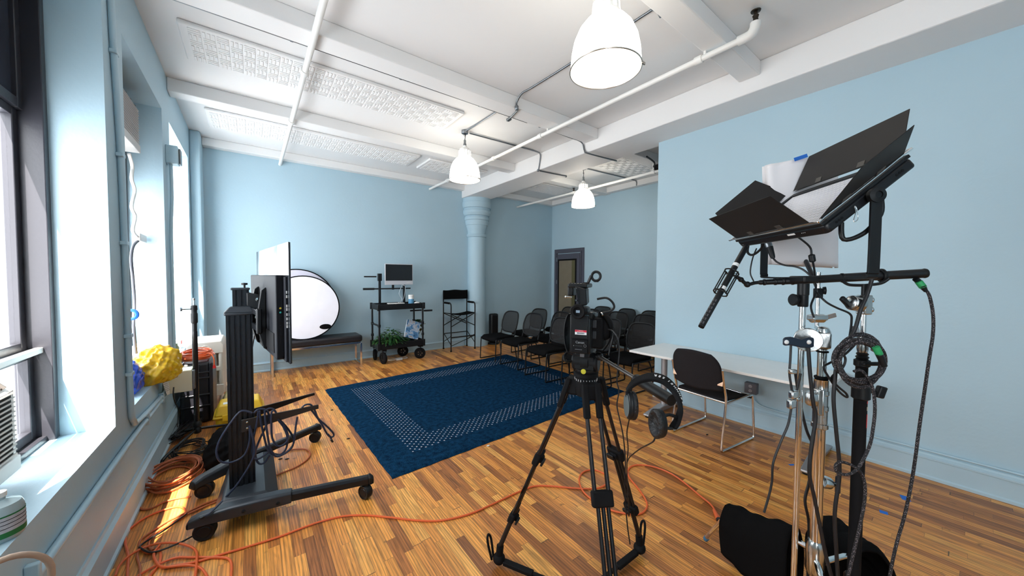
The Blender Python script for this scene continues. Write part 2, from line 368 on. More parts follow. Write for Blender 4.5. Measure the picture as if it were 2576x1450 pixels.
# baseboards with a stepped profile
def base(name, a, b, nx, h=.20, t=.022):
    a, b, nx = V(a), V(b), V(nx); m = MB(); d = b-a
    prof = [(0, 0), (t*1.5, 0), (t*1.5, .02), (t, .03), (t, h*.78), (t*1.35, h*.80), (t*1.35, h*.86), (t*.6, h*.93), (t*.35, h), (0, h)]
    m.prism([a+nx*p+V((0, 0, q)) for p, q in prof], d); return struct(name, m, BLUEG, smooth=0)
base('baseboard_left', (XL, YF, 0), (XL, 6.66, 0), (1, 0, 0), .22)
base('baseboard_back', (-.545, YB, 0), (3.9, YB, 0), (0, -1, 0), .16)
base('baseboard_alcove', (4.3, YB, 0), (XF, YB, 0), (0, -1, 0), .16)
base('baseboard_right', (XR, YF, 0), (XR, 2.55, 0), (-1, 0, 0), .20)
base('baseboard_far_right', (XF, .4, 0), (XF, 5.82, 0), (-1, 0, 0), .14)
# big beam on the column line and the cross beams
struct('trim_2', MB().box(3.85, YF, ZU, 4.445, YB, ZC), WHITE, bevel=.012, smooth=0)
k = 3
for y0, y1 in ((-.62, -.44), (1.265, 1.44), (3.168, 3.39), (5.05, 5.235)):
    struct('trim_%d' % k, MB().box(XL, y0, ZT, 3.85, y1, ZC), WHITE, bevel=.01, smooth=0); k += 1
    if y0 > 1:
        struct('trim_%d' % k, MB().box(4.445, y0+.05, ZT, XF, y1+.05, ZC), WHITE, bevel=.01, smooth=0); k += 1
struct('trim_%d' % k, MB().box(-.545, 6.9, ZB, XF, YB, ZC), WHITE, bevel=.01, smooth=0); k += 1
struct('trim_%d' % k, MB().box(XF-.14, .4, ZB, XF, 6.9, ZC), WHITE, bevel=.01, smooth=0); k += 1
# fluted-cap column
cx, cy = 4.21, 6.98
prof = [(.27, 0), (.27, .19), (.26, .225), (.225, .245), (.218, .30), (.205, 2.47), (.205, 2.49), (.228, 2.50), (.238, 2.53), (.228, 2.56), (.208, 2.565), (.208, 2.62), (.222, 2.68), (.245, 2.735), (.245, 2.76), (.258, 2.765), (.272, 2.83), (.272, 2.87), (.288, 2.88), (.288, 2.94), (.27, 2.95), (.27, 2.97), (.30, 2.98), (.325, 3.03), (.325, 3.08), (.305, 3.12), (.305, 3.14), (.335, 3.15), (.345, 3.20), (.345, 3.27), (.332, 3.275), (.332, ZU)]
o = struct('column', MB().lathe(prof, (cx, cy, 0), n=64), BLUE, smooth=24)
# ---------------------------------------------------------------- windows
def sash(y0, y1, z0, z1, x, fr=.045):
    m = MB(); m.box(x-.02, y0, z0, x+.02, y0+fr, z1).box(x-.02, y1-fr, z0, x+.02, y1, z1).box(x-.02, y0+fr, z0, x+.02, y1-fr, z0+fr).box(x-.02, y0+fr, z1-fr, x+.02, y1-fr, z1)
    return m
for i, (a, c) in enumerate(WINS):
    fr = MB()
    for yy0, yy1 in ((a, a+.05), (c-.05, c)): fr.box(-1.0, yy0, SILL, -.90, yy1, HEAD)
    fr.box(-1.0, a+.05, SILL, -.90, c-.05, SILL+.03).box(-1.0, a+.05, HEAD-.04, -.90, c-.05, HEAD)
    if i == 1:
        w_ = struct('window_1', MB().box(-1.0, c-.05, SILL, -.87, c, HEAD).box(-1.0, a, SILL, -.87, a+.05, HEAD).box(-1.0, a+.05, HEAD-.04, -.9, c-.05, HEAD).box(-1.0, a+.05, SILL, -.9, c-.05, SILL+.03), DARKWIN, bevel=.004, smooth=0)
    else: w_ = struct('window_%d' % (i if i else 4), fr, DARKWIN if i == 2 else WPL, bevel=.004, smooth=0)  # last-numbered window is the made-up one out of view, there only for fill light
    mm = DARKWIN if i in (1, 2) else WPL
    a2, c2 = a+.05, c-.05
    sash(a2, c2, SILL+.03, 1.20, -.955, .05).out('lower_sash', mm, w_, bevel=.004)
    sash(a2, c2, 1.19, 2.46, -.975, .05).out('middle_sash', mm, w_, bevel=.004)
    sash(a2, c2, 2.45, HEAD-.04, -.955, .05).out('upper_sash', mm, w_, bevel=.004)
    MB().box(-.93, a2, 1.175, -.90, c2, 1.205).out('meeting_rail', WPL, w_, bevel=.004)
    g = MB().box(-.957, a2+.05, SILL+.08, -.954, c2-.05, 1.15).box(-.977, a2+.05, 1.24, -.974, c2-.05, 2.41)
    g.out('pane', GLASS, w_, smooth=0)
    MB().box(-.957, a2+.05, 2.5, -.953, c2-.05, HEAD-.09).out('transom_panel', DARKG if i in (1, 2) else GLASS, w_, smooth=0)
# ---------------------------------------------------------------- door in the far wall
d = struct('door_1', MB().box(XF-.045, 5.98, 0, XF-.005, 6.78, 2.20), GREYDOOR, bevel=.004, smooth=0)
f = MB().box(XF-.03, 5.86, 0, XF, 5.96, 2.33).box(XF-.03, 6.80, 0, XF, 6.90, 2.33).box(XF-.03, 5.96, 2.22, XF, 6.80, 2.33)
f.box(XF-.05, 5.93, 0, XF-.03, 5.96, 2.25).box(XF-.05, 6.80, 0, XF-.03, 6.83, 2.25).box(XF-.05, 5.96, 2.22, XF-.03, 6.80, 2.25)
f.out('door_frame', GREYDOOR, d, bevel=.003)
f = MB().box(XF-.06, 6.08, .35, XF-.045, 6.12, 2.06).box(XF-.06, 6.70, .35, XF-.045, 6.74, 2.06).box(XF-.06, 6.12, 2.02, XF-.045, 6.70, 2.06).box(XF-.06, 6.12, .35, XF-.045, 6.70, .39)
f.out('glazing_bead', BLKM, d, bevel=.002)
MB().box(XF-.05, 6.12, .39, XF-.046, 6.70, 2.02).out('pane', mat('olive_film', (.20, .17, .12), .25, var=.1), d)
MB().box(XF-.051, 6.12, .39, XF-.0485, 6.24, 2.02).out('pane_border', mat('olive_edge', (.10, .09, .04), .3), d)
for z in (.25, 1.4, 2.0): MB().box(XF-.06, 6.77, z, XF-.03, 6.80, z+.11).out('hinge', STEEL, d, bevel=.002)
MB().lathe([(.012, 0), (.012, .03), (.027, .04), (.027, .07), (.01, .075)], (XF-.045, 6.03, 1.0), (-1, 0, 0)).out('door_handle', STEEL, d)
# ---------------------------------------------------------------- ceiling panels (basket weave relief)
def weave_panel(name, label, x0, x1, y0, y1, group='textured ceiling panels'):
    z0, z1 = ZC-.035, ZC; t = thing(name, label, 'ceiling panel', ((x0+x1)/2, (y0+y1)/2, ZC), group=group)
    MB().box(x0, y0, z0, x1, y1, z1).out('backing_board', WHITE, t, bevel=.012)
    m = MB(); s = .092; nx = int((x1-x0-.04)/s); ny = int((y1-y0-.04)/s); ox = x0+((x1-x0)-nx*s)/2; oy = y0+((y1-y0)-ny*s)/2
    for i in range(nx):
        for j in range(ny):
            for q in range(3):
                c = (q+.5)*s/3; e = .006; h = .006
                if (i+j) % 2: p = (ox+i*s+c-.010, oy+j*s+e, ox+i*s+c+.010, oy+(j+1)*s-e)
                else: p = (ox+i*s+e, oy+j*s+c-.010, ox+(i+1)*s-e, oy+j*s+c+.010)
                m.box(p[0], p[1], z0-h, p[2], p[3], z0+.002)
    m.out('woven_relief', WHITE, t, bevel=.003, smooth=60)
weave_panel('ceiling_panel', 'long white basket-weave ceiling panel nearest the camera, over the white pipe', -.44, 2.15, 3.85, 4.46)
weave_panel('ceiling_panel', 'long white basket-weave ceiling panel along the back wall, above the bench', -.42, 2.32, 5.66, 6.31)
weave_panel('ceiling_panel', 'short white basket-weave ceiling panel partly behind the hanging lamp near the column', 2.50, 3.70, 5.70, 6.31)
weave_panel('ceiling_panel', 'basket-weave ceiling panel in the alcove, lit beside the far lamp', 5.03, 6.3, 3.50, 4.22)
weave_panel('ceiling_panel', 'shaded basket-weave ceiling panel in the alcove beside the back wall', 5.0, 6.1, 5.68, 6.31)
# ---------------------------------------------------------------- white pipes
t = thing('sprinkler_pipe', 'white pipe ending in an elbow with a dark sprinkler head near the beam', 'pipe', (3.085, 4, 3.452), group='white ceiling pipes')
m = MB().cyl((3.085, YB, 3.452), (3.085, 1.16, 3.452), .024, n=16)
for y in (6.2, 4.6, 3.5, 1.47): m.cyl((3.085, y-.03, 3.452), (3.085, y+.03, 3.452), .033, n=16)
m.out('pipe', PIPE, t)
MB().tube([(3.085, 1.17, 3.452), (3.085, 1.09, 3.455), (3.085, 1.06, 3.49), (3.085, 1.055, 3.53)], .036, 14).out('elbow', PIPE, t)
MB().lathe([(.012, 0), (.02, .01), (.016, .03), (.022, .05), (.012, .06), (.012, .075), (.032, .08), (.034, .086), (.01, .09)], (3.085, 1.055, 3.53), n=20).out('sprinkler_head', mat('bronze', (.05, .04, .03), .35, metal=.8), t)
for y, zt in ((3.36, ZT), (1.42, ZT)): MB().cyl((3.085, y, 3.452), (3.085, y, zt), .012, n=12).out('hanger', PIPE, t)
t = thing('white_pipe', 'white painted pipe crossing the ceiling above the television cart', 'pipe', (.424, 4, 3.452), group='white ceiling pipes')
m = MB().cyl((.424, YB, 3.452), (.424, YF, 3.452), .025, n=16)
for y in (5.0, 3.72): m.cyl((.424, y-.035, 3.452), (.424, y+.035, 3.452), .034, n=16)
m.out('pipe', PIPE, t)
for y in (3.3, 5.12): MB().cyl((.44, y, 3.46), (.44, y, ZT), .012, n=12).out('hanger', PIPE, t)
t = thing('alcove_pipe', 'white pipe across the alcove ceiling behind the far lamp', 'pipe', (5.44, 5, 3.36), group='white ceiling pipes')
m = MB().cyl((5.44, YB, 3.36), (5.44, .4, 3.36), .024, n=16)
for y in (5.1, 3.3): m.cyl((5.44, y-.03, 3.36), (5.44, y+.03, 3.36), .033, n=16)
m.out('pipe', PIPE, t); MB().cyl((5.44, 3.3, 3.36), (5.44, 3.3, ZT+.003), .012).out('hanger', PIPE, t)
MB().lathe([(.02, 0), (.02, .03), (.012, .04), (.012, .06), (.03, .065), (.03, .07)], (5.44, 5.1, 3.385), n=16).out('sprinkler_head', MATS['bronze'], t)
# ---------------------------------------------------------------- metal conduits
def clips(m, pts, r):
    for p in pts: m.box(p[0]-.012, p[1]-r*1.7, p[2]-r*1.5, p[0]+.012, p[1]+r*1.7, p[2]+r*1.5)
t = thing('conduit', 'long twin steel conduit running along the middle ceiling beam', 'conduit', (1.5, 3.41, 3.52), group='steel ceiling conduits')
m = MB().tube([(XL, 3.405, 3.53), (1, 3.405, 3.53), (2.75, 3.405, 3.53), (3.5, 3.43, 3.53), (3.8, 3.43, 3.52), (3.835, 3.40, 3.40), (3.86, 3.35, 3.35), (4.44, 3.30, 3.35)], .010, 10)
m.tube([(XL, 3.43, 3.53), (1, 3.43, 3.53), (2.8, 3.43, 3.53)], .009, 10); m.out('tube', STEEL, t)
m = MB(); clips(m, [(.3, 3.41, 3.53), (1.2, 3.41, 3.53), (2.1, 3.41, 3.53), (3.0, 3.41, 3.53)], .011); m.out('strap', STEEL, t, bevel=.002)
t = thing('conduit', 'steel conduit from behind the near lamp down over the middle beam', 'conduit', (2.44, 2.4, 3.62), group='steel ceiling conduits')
m = MB().tube([(2.45, 1.45, 3.52), (2.45, 1.50, 3.60), (2.46, 1.62, 3.622), (2.46, 2.3, 3.622), (2.44, 2.9, 3.622), (2.42, 3.05, 3.615), (2.42, 3.145, 3.56), (2.42, 3.15, 3.50), (2.45, 3.17, 3.485), (2.50, 3.40, 3.485)], .010, 10)
m.out('tube', STEEL, t)
MB().lathe([(.016, 0), (.022, .01), (.022, .04), (.014, .05)], (2.42, 3.15, 3.47), n=14).out('elbow_fitting', STEEL, t)
MB().obox((2.51, 3.42, 3.485), (.02, 0, 0), (0, .03, 0), (0, 0, .014)).out('junction_fitting', STEEL, t, bevel=.003)
t = thing('conduit', 'steel conduit joining the lamp box near the column to the big beam', 'conduit', (3, 4.35, 3.62), group='steel ceiling conduits')
MB().tube([(2.50, 4.34, 3.615), (3.3, 4.33, 3.622), (3.74, 4.33, 3.622), (3.825, 4.34, 3.60), (3.838, 4.36, 3.50), (3.838, 4.39, 3.38)], .010, 10).tube([(3.84, 4.40, 3.355), (4.45, 4.35, 3.355)], .010, 10, 1).out('tube', STEEL, t)
MB().ball((3.838, 4.40, 3.358), .022).ball((4.44, 4.35, 3.352), .018).out('elbow_fitting', STEEL, t)
t = thing('conduit', 'short steel conduit from the lamp box toward the middle beam', 'conduit', (2.43, 3.9, 3.62), group='steel ceiling conduits')
MB().tube([(2.42, 4.30, 3.615), (2.44, 4.1, 3.622), (2.45, 3.42, 3.622)], .010, 10).out('tube', STEEL, t)
t = thing('conduit', 'steel conduit along the alcove ceiling from the far lamp to the far wall', 'conduit', (5.8, 4.4, 3.62), group='steel ceiling conduits')
MB().tube([(5.05, 4.42, 3.622), (5.7, 4.38, 3.622), (6.4, 4.34, 3.622), (6.50, 4.33, 3.60), (6.51, 4.33, 3.52)], .010, 10).out('tube', STEEL, t)
t = thing('conduit', 'dark conduit with a black box high in the alcove beside the partition', 'conduit', (5.6, 3.4, 3.45), group='steel ceiling conduits')
MB().tube([(5.0, 3.15, 3.49), (5.3, 3.2, 3.47), (5.55, 3.3, 3.43), (5.6, 2.6, 3.42), (5.6, 1.5, 3.42)], .014, 10).out('tube', BLKMET, t)
MB().box(5.5, 3.2, 3.40, 5.62, 3.34, 3.50).out('box', BLKMET, t, bevel=.004)
# ---------------------------------------------------------------- pendant lamps
SHADE = mat('lit_opal_glass', (.9, .9, .88), .3, emit=(1, .92, .79), es=6.5, var=.01)
RIM = mat('brushed_rim', (.55, .50, .44), .3, metal=1)
def pendant(label, x, y, zr, ztop, box=True):
    t = thing('pendant_lamp', label, 'lamp', (x, y, zr), group='opal glass pendant lamps')
    R = .215
    prof = [(R, 0), (R-.002, .02), (R-.008, .10), (R-.022, .17), (R-.05, .235), (R-.085, .28), (.10, .305), (.085, .31), (.085, .312), (.10, .30), (R-.09, .275), (R-.056, .23), (R-.028, .165), (R-.014, .10), (R-.009, .004)]
    MB().lathe(prof, (x, y, zr), n=56, closed=True).out('glass_shade', SHADE, t, smooth=50)
    MB().lathe([(R-.010, .006), (.001, .0065), (.001, .010), (R-.010, .0095)], (x, y, zr), n=48).out('diffuser', SHADE, t)
    m = MB().torus((x, y, zr), (0, 0, 1), R+.001, .0045, 56, 8); m.box(x+R*.5, y-R*.88, zr-.006, x+R*.5+.03, y-R*.84, zr+.008)
    m.out('rim_band', RIM, t)
    m = MB().lathe([(.088, .305), (.09, .33), (.088, .335), (.08, .335), (.08, .305)], (x, y, zr), n=40, closed=True)
    m.lathe([(.078, .40), (.072, .425), (.045, .445), (.03, .45), (.03, .47), (.001, .47)], (x, y, zr), n=40)
    for k in range(12):
        a = k*math.pi/6; u = V((math.cos(a), math.sin(a), 0)); q = V((-math.sin(a), math.cos(a), 0))
        m.prism([V((x, y, zr+.332))+u*.078-q*.010, V((x, y, zr+.332))+u*.088-q*.010, V((x, y, zr+.332))+u*.088+q*.010, V((x, y, zr+.332))+u*.078+q*.010], (-.006*u.x, -.006*u.y, .07))
    m.out('slotted_neck', mat('white_enamel', (.82, .82, .80), .3), t)
    MB().lathe([(.06, .31), (.06, .40), (.045, .41), (.001, .41)], (x, y, zr), n=24).out('bulb_glow', SHADE, t)
    MB().lathe([(.018, .47), (.022, .475), (.022, .50), (.016, .505), (.016, .55), (.008, .56)], (x, y, zr), n=20).out('socket_cap', STEEL, t)
    m = MB().tube([(x, y, zr+.555), (x+.006, y, zr+.62), (x-.008, y, zr+.68), (x+.004, y, ztop-.03)], .005, 8)
    m.torus((x, y, zr+.62), (0, 1, 0), .014, .0025, 16, 6); m.out('hanging_cord', CORD, t)
    MB().lathe([(.05, 0), (.05, -.035), (.045, -.045), (.001, -.045)], (x, y, ztop), n=8).out('ceiling_box', STEEL, t, bevel=.003)
pendant('largest hanging lamp, glowing white glass dome nearest the camera', 1.784, 1.42, P(1521, 176, 2.16).z, ZT)
pendant('glowing white glass dome lamp hanging in front of the column', 2.43, 4.35, P(1168, 452, 4.87).z, ZC)
pendant('smallest glowing glass dome lamp, hanging in the alcove above the chairs', 4.99, 4.44, P(1464, 520, 6.5).z, ZC)
# ---------------------------------------------------------------- left wall fittings
t = thing('wall_conduit', 'pale blue painted conduit running down the wall and along under the sills', 'conduit', (-.64, 3.3, .6))
m = MB().tube([(-.643, 3.15, ZC), (-.643, 3.17, 3.1), (-.643, 3.26, 2.3), (-.643, 3.29, 1.4), (-.643, 3.31, .75), (-.643, 3.36, .62), (-.643, 3.50, .575), (-.643, 4.3, .53), (-.643, 5.2, .53)], .016, 12)
m.tube([(-.643, YF, .50), (-.643, 1.0, .50), (-.643, 2.1, .50), (-.643, 3.3, .515), (-.643, 4.2, .50), (-.643, 5.3, .50)], .016, 12); m.out('tube', BLUEG, t)
m = MB()
for y, z in ((3.19, 2.95), (3.255, 2.35), (3.28, 1.8), (3.30, 1.2), (3.305, .95)): MB().box(-.66, y-.03, z-.012, -.625, y+.03, z+.012).out('clip', BLUEG, t, bevel=.004)
for y in (2.0, 3.7, 4.25): MB().box(-.66, y-.012, .47, -.624, y+.012, .56).out('clip', BLUEG, t, bevel=.004)
t = thing('disconnect_box', 'pale blue switch box mounted between the two far windows', 'switch box', (-.62, 4.95, 2.8))
MB().box(XL, 4.88, 2.72, -.57, 5.0, 2.90).out('housing', BLUEG, t, bevel=.006)
MB().box(-.60, 5.0, 2.735, -.56, 5.04, 2.89).box(-.57, 4.94, 2.735, -.555, 5.03, 2.89).out('cover', STEEL, t, bevel=.006)
MB().tube([(-.63, 4.94, 2.72), (-.63, 4.95, 2.4), (-.64, 4.93, 2.0), (-.64, 4.92, 1.3), (-.64, 4.92, .6)], .014, 10).out('lead', BLUEG, t)
# air conditioners
ACW = mat('aged_white_plastic', (.62, .60, .58), .45); ACD = mat('grille_shadow', (.03, .03, .03), .8)
def aircon(label, x, y0, y1, z0, z1):
    t = thing('air_conditioner', label, 'air conditioner', (x-.15, (y0+y1)/2, z0), group='window air conditioners')
    zg = z0+(z1-z0)*.17; zt = z1-(z1-z0)*.17
    MB().prism([(x-.30, y0, z0), (x, y0, z0+.01), (x, y0, zg), (x-.012, y0, zg), (x-.012, y0, zt), (x-.02, y0, zt+.01), (x-.06, y0, z1), (x-.30, y0, z1)], (0, y1-y0, 0)).out('casing', ACW, t, bevel=.006)
    MB().box(x-.0125, y0+.03, zg+.005, x-.0105, y1-.03, zt-.005).out('grille_opening', ACD, t)
    m = MB(); n = 14
    for i in range(n):
        z = zg+.012+(zt-zg-.02)*i/(n-1); m.obox((x-.006, (y0+y1)/2, z), (.006, 0, .003), (0, (y1-y0)/2-.03, 0), (-.0012, 0, .0032))
    m.out('louvre', ACW, t)
    m = MB()
    for i in range(5): m.obox((x-.035, y0+.06+(y1-y0-.12)*i/4, (zt+z1)/2+.004), (0, .004, 0), (.018, 0, -.022), (.006, 0, .006))
    m.obox((x-.038, (y0+y1)/2, (zt+z1)/2+.002), (0, (y1-y0)/2-.05, 0), (.015, 0, -.018), (.002, 0, .002)); m.out('air_outlet', mat('outlet_brown', (.10, .09, .085), .5), t)
aircon('white air conditioner on the near window sill, at the left edge of the photo', -.82, 1.80, 2.50, .735, 1.17)
aircon('white air conditioner mounted high in the middle window', -.76, 3.80, 4.47, 2.66, 3.11)
t = thing('adapter_cord', 'white cord with plug hanging beside the middle window under the air conditioner', 'cord', (-.76, 4.4, 2.6))
pts = [Fx(*q, -.80) for q in ((325, 388), (333, 420), (331, 450), (339, 480), (331, 520), (340, 545), (334, 580), (345, 596))]
MB().tube(pts, .012, 10).out('white_lead', WPL, t)
a = Fx(345, 596, -.80); b_ = Fx(362, 603, -.80); MB().bar(a, b_, .04, .07).out('adapter', WPL, t, bevel=.006)
MB().tube([Fx(*q, -.80) for q in ((350, 604), (336, 618), (330, 650), (334, 700), (338, 760), (336, 820), (342, 890))], .011, 10).out('dark_lead', mat('dark_lead', (.06, .065, .08), .5), t)
# blue loop of tape
MB().torus(Fx(331, 792, -.76), (.3, 1, 0), .035, .012, 16, 6).out('tape_roll', BLUETAPE)
tag(bpy.data.objects['tape_roll'], 'small blue tape loop hanging at the middle window edge', 'tape')
# ================================================================ RUG
c00, c10, c01, c11 = V((.863, 2.70, 0)), V((4.14, 2.885, 0)), V((.80, 5.40, 0)), V((4.145, 5.68, 0))
random.seed(3)
def rugp(u, v):
    p = (c00*(1-u)+c10*u)*(1-v)+(c01*(1-u)+c11*u)*v
    e = min(u, 1-u, v, 1-v)
    p = p+V((.002*math.sin(v*47)+.002*math.sin(v*91), .002*math.sin(u*53)+.002*math.sin(u*110), 0))*(1 if e < .004 else 0)
    p.z = .003 if e < .0005 else .019+.0015*math.sin(u*31+v*17); return p
N, M_ = 120, 100
mb = MB().grid(rugp, N, M_)
rug = mb.out('rug', RUG, smooth=60)
ul = rug.data.uv_layers.new(name='UVMap')
for lp in rug.data.loops:
    i = lp.vertex_index; ul.data[lp.index].uv = (3.3*(i % (N+1))/N, 2.8*(i//(N+1))/M_)
tag(rug, 'navy blue rug with a border band of small white dots on the wood floor', 'rug')
# ================================================================ DESK
t = thing('desk', 'long white desk standing against the pale blue partition wall', 'desk', (3.93, 1.5, 0))
MB().prism([(3.55, 2.42, .715), (4.315, 2.42, .715), (4.315, .67, .715), (3.555, .67, .715)], (0, 0, .025)).out('desktop', DESKM, t, bevel=.004)
for y in (2.2, .78):
    m = MB().lathe([(.035, .05), (.035, .715)], (3.94, y, 0), n=24); m.box(3.70, y-.03, .69, 4.2, y+.03, .715); m.out('leg_post', SIL, t, bevel=.002)
    m = MB().prism([(3.58, y-.035, .028), (3.70, y-.04, .045), (3.9, y-.045, .075), (4.0, y-.045, .075), (4.2, y-.035, .045), (4.29, y-.03, .028), (4.29, y+.03, .028), (4.2, y+.035, .045), (4.0, y+.045, .075), (3.9, y+.045, .075), (3.70, y+.04, .045), (3.58, y+.035, .028)], (0, 0, -.016)) if 0 else MB()
    m.add([(3.56, y-.035, .018), (4.30, y-.035, .018), (4.30, y+.035, .018), (3.56, y+.035, .018), (3.56, y-.033, .04), (3.88, y-.045, .08), (4.0, y-.045, .08), (4.30, y-.033, .04), (4.30, y+.033, .04), (4.0, y+.045, .08), (3.88, y+.045, .08), (3.56, y+.033, .04)],
          [(0, 3, 2, 1), (0, 1, 7, 6, 5, 4), (3, 11, 10, 9, 8, 2), (0, 4, 11, 3), (1, 2, 8, 7), (4, 5, 10, 11), (5, 6, 9, 10), (6, 7, 8, 9)])
    m.out('foot_bar', SIL, t, bevel=.008)
    for x in (3.60, 4.26): MB().lathe([(.025, 0), (.028, .006), (.02, .02)], (x, y, 0), n=16).out('levelling_foot', BLKM, t)
# ================================================================ DESK CHAIR
t = thing('desk_chair', 'charcoal felt chair with chrome sled legs standing at the white desk', 'chair', (3.75, 1.55, 0))
# seat faces the wall (+x); corners measured on the floor
def dc(u, v, z):   # u: 0 back..1 front, v: 0 near..1 far
    a, b_, c, d_ = V((3.44, 1.335, 0)), V((3.97, 1.275, 0)), V((3.50, 1.83, 0)), V((4.10, 1.79, 0))
    p = (a*(1-u)+b_*u)*(1-v)+(c*(1-u)+d_*u)*v; p.z = z; return p
m = MB()
def seatf(i, j):
    p = dc(.06+.9*i, .03+.94*j, .455+.012*math.cos(i*3.1)-.018*math.sin(math.pi*j)); 
    if i > .85: p.z -= (i-.85)*.22
    return p
m.grid(seatf, 16, 12); m.out('seat', FELT, t, solid=.022, smooth=60)
def backf(i, j):   # i across, j up; rounded outline
    w = .5*(1-max(0, (j-.45)/.55)**3*.30); s_ = .5+(i-.5)*2*w
    p = dc(-.02-.12*j+.10*math.sin(math.pi*s_)*-1, .02+.96*s_, .56+.33*j+.02*math.sin(math.pi*i)*(1 if j > .5 else -1)); return p
m = MB().grid(backf, 20, 14); m.out('backrest', FELT, t, solid=.02, smooth=60)
for v_ in (.0, 1.0):
    vi = .0 if v_ == 0 else 1.0
    m = MB().tube([dc(-.10, vi, .76), dc(-.03, vi, .60), dc(.03, vi, .47), dc(-.02, vi, .25), dc(-.07, vi, .05), dc(-.06, vi, .014), dc(0, vi, .010), dc(.5, vi, .010), dc(.93, vi, .010), dc(1.0, vi, .02), dc(1.0, vi, .07), dc(.97, vi, .25), dc(.93, vi, .42), dc(.88, vi, .448), dc(.7, vi, .450), dc(.4, vi, .446), dc(.06, vi, .444)], .0105, 12, 4)
    m.out('leg_frame', CHR, t)
    MB().obox(dc(-.065, vi+(.05 if vi == 0 else -.05), .66), (0.004, 0, -.0), (0, .024, 0), (.008, 0, .05)).out('back_bracket', mat('copper_toned_plate', (.55, .36, .25), .35, metal=.8), t, bevel=.003)
MB().cyl(dc(.04, 0, .448), dc(.04, 1, .448), .010, n=12).out('cross_rail', CHR, t); MB().cyl(dc(.86, 0, .44), dc(.86, 1, .44), .009, n=12).out('cross_rail', CHR, t)
# ================================================================ MESH BACK CHAIRS
def mesh_chair():
    t = thing('sled_chair', 'x', 'chair', (0, 0, 0), group='rows of black mesh-back chairs')
    # faces -x, floor rails along x, origin at floor centre
    m = MB()
    def sf(i, j):
        y = (j-.5)*.47; x = -.25+.46*i; z = .445-.02*math.cos((j-.5)*3.0)*.5-(.05*(1-i/.15)**2 if i < .15 else 0)
        return (x, y*(1-.06*(abs(i-.5)*2)**4), z)
    m.grid(sf, 14, 12); m.out('seat', FAB, t, solid=.045, smooth=60)
    def ring(s, inset=0):
        a = 2*math.pi*s; c, q = math.cos(a), math.sin(a); e = 2/4.2
        y = (.238-inset)*abs(c)**e*(1 if c > 0 else -1); z = .70+(.20-inset)*abs(q)**e*(1 if q > 0 else -1)
        y *= 1+.10*(z-.70)/.2*(-1 if z > .75 else .6)
        x = .215+.10*((z-.5)/.4)+.05*(1-min(1, (y/.25)**2))
        return V((x, y, z))
    MB().tube([ring(i/40) for i in range(40)], .014, 8, 1, closed=True).out('back_frame', BLK, t)
    def bf(i, j):
        p = ring(i); c = V((.215+.10*.5+.05, 0, .70)); return c+(p-c)*j
    MB().grid(bf, 40, 5).out('mesh_back', MESHM, t, smooth=60)
    m = MB()
    for s in (-1, 1): m.tube([(.17, s*.20, .43), (.215, s*.215, .46), (.24, s*.215, .55)], .012, 8)
    m.out('back_support', BLK, t)
    for s in (-1, 1):
        y = s*.245
        MB().tube([(.20, s*.20, .425), (.18, y, .42), (-.10, y, .42), (-.22, y, .415), (-.245, y, .39), (-.262, y, .05), (-.26, y, .012), (-.22, y, .010), (0, y, .010), (.20, y, .010), (.24, y, .02), (.24, y, .06), (.20, s*.235, .30), (.17, s*.20, .42)], .0105, 8, 4).out('sled_leg', BLKMET, t)
    MB().cyl((-.15, -.245, .41), (-.15, .245, .41), .009, n=8).out('cross_bar', BLKMET, t)
    return t
CH = [(3.82, 5.50, 2, 'front-row mesh chair nearest the column, beside the black tower heater'),
      (3.82, 4.82, 1, 'second mesh chair from the column in the front row, its feet on the rug'),
      (3.74, 4.02, -1, 'third mesh chair from the column in the front row, largest one left of the camera'),
      (3.86, 3.33, -3, 'front-row mesh chair hidden mostly behind the video camera'),
      (4.62, 5.56, 3, 'second-row mesh chair directly behind the front chair nearest the column'),
      (4.55, 4.84, 0, 'second-row mesh chair with its back seen between the two left front chairs and the door'),
      (4.44, 4.22, 0, 'second-row mesh chair peeking out just left of the video camera'),
      (4.44, 3.62, -2, 'second-row mesh chair right behind the video camera body'),
      (4.36, 2.98, -2, 'mesh chair closest to the white desk, beside the end of the partition'),
      (5.50, 5.52, 2, 'third-row mesh chair standing in front of the grey door'),
      (5.50, 4.88, 0, 'third-row mesh chair hidden behind the camera monitor, beside the door'),
      (5.50, 4.22, 0, 'third-row mesh chair just right of the video camera, one row from the wall'),
      (5.48, 3.62, 0, 'third-row mesh chair half hidden by the partition edge'),
      (6.22, 5.16, 4, 'mesh chair at the far wall, just right of the camera monitor'),
      (6.22, 4.54, -3, 'mesh chair at the far wall, middle of the three right of the camera'),
      (6.22, 3.93, 2, 'mesh chair at the far wall, touching the partition edge in view')]
ch0 = None
for x, y, rz, lab in CH:
    z = .02 if x-.2 < 4.12 and 2.75 < y < 5.5 else 0
    if ch0 is None:
        ch0 = mesh_chair(); ch0['label'] = lab; first = (x, y, z, math.radians(rz))
    else: dup(ch0, (x, y, z), math.radians(rz), lab)
ch0.location = first[:3]; ch0.rotation_euler = (0, 0, first[3])
# ================================================================ TOWER HEATER
t = thing('tower_heater', 'slim black tower heater standing at the wall right of the column', 'heater', (4.57, 6.80, 0))
MB().lathe([(.13, 0), (.14, .012), (.13, .03), (.06, .04)], (4.57, 6.80, 0), n=28).out('base', BLK, t)
MB().box(4.47, 6.73, .04, 4.67, 6.87, .72).out('body', BLK, t, bevel=.035)
MB().box(4.50, 6.722, .14, 4.64, 6.732, .66).out('grille', BLKM, t, bevel=.003)
MB().tube([(4.64, 6.86, .05), (4.78, 6.80, .008), (4.95, 6.78, .008), (4.98, 6.88, .008), (4.85, 6.92, .008), (4.72, 6.9, .008)], .005, 8).out('cord', CORD, t)
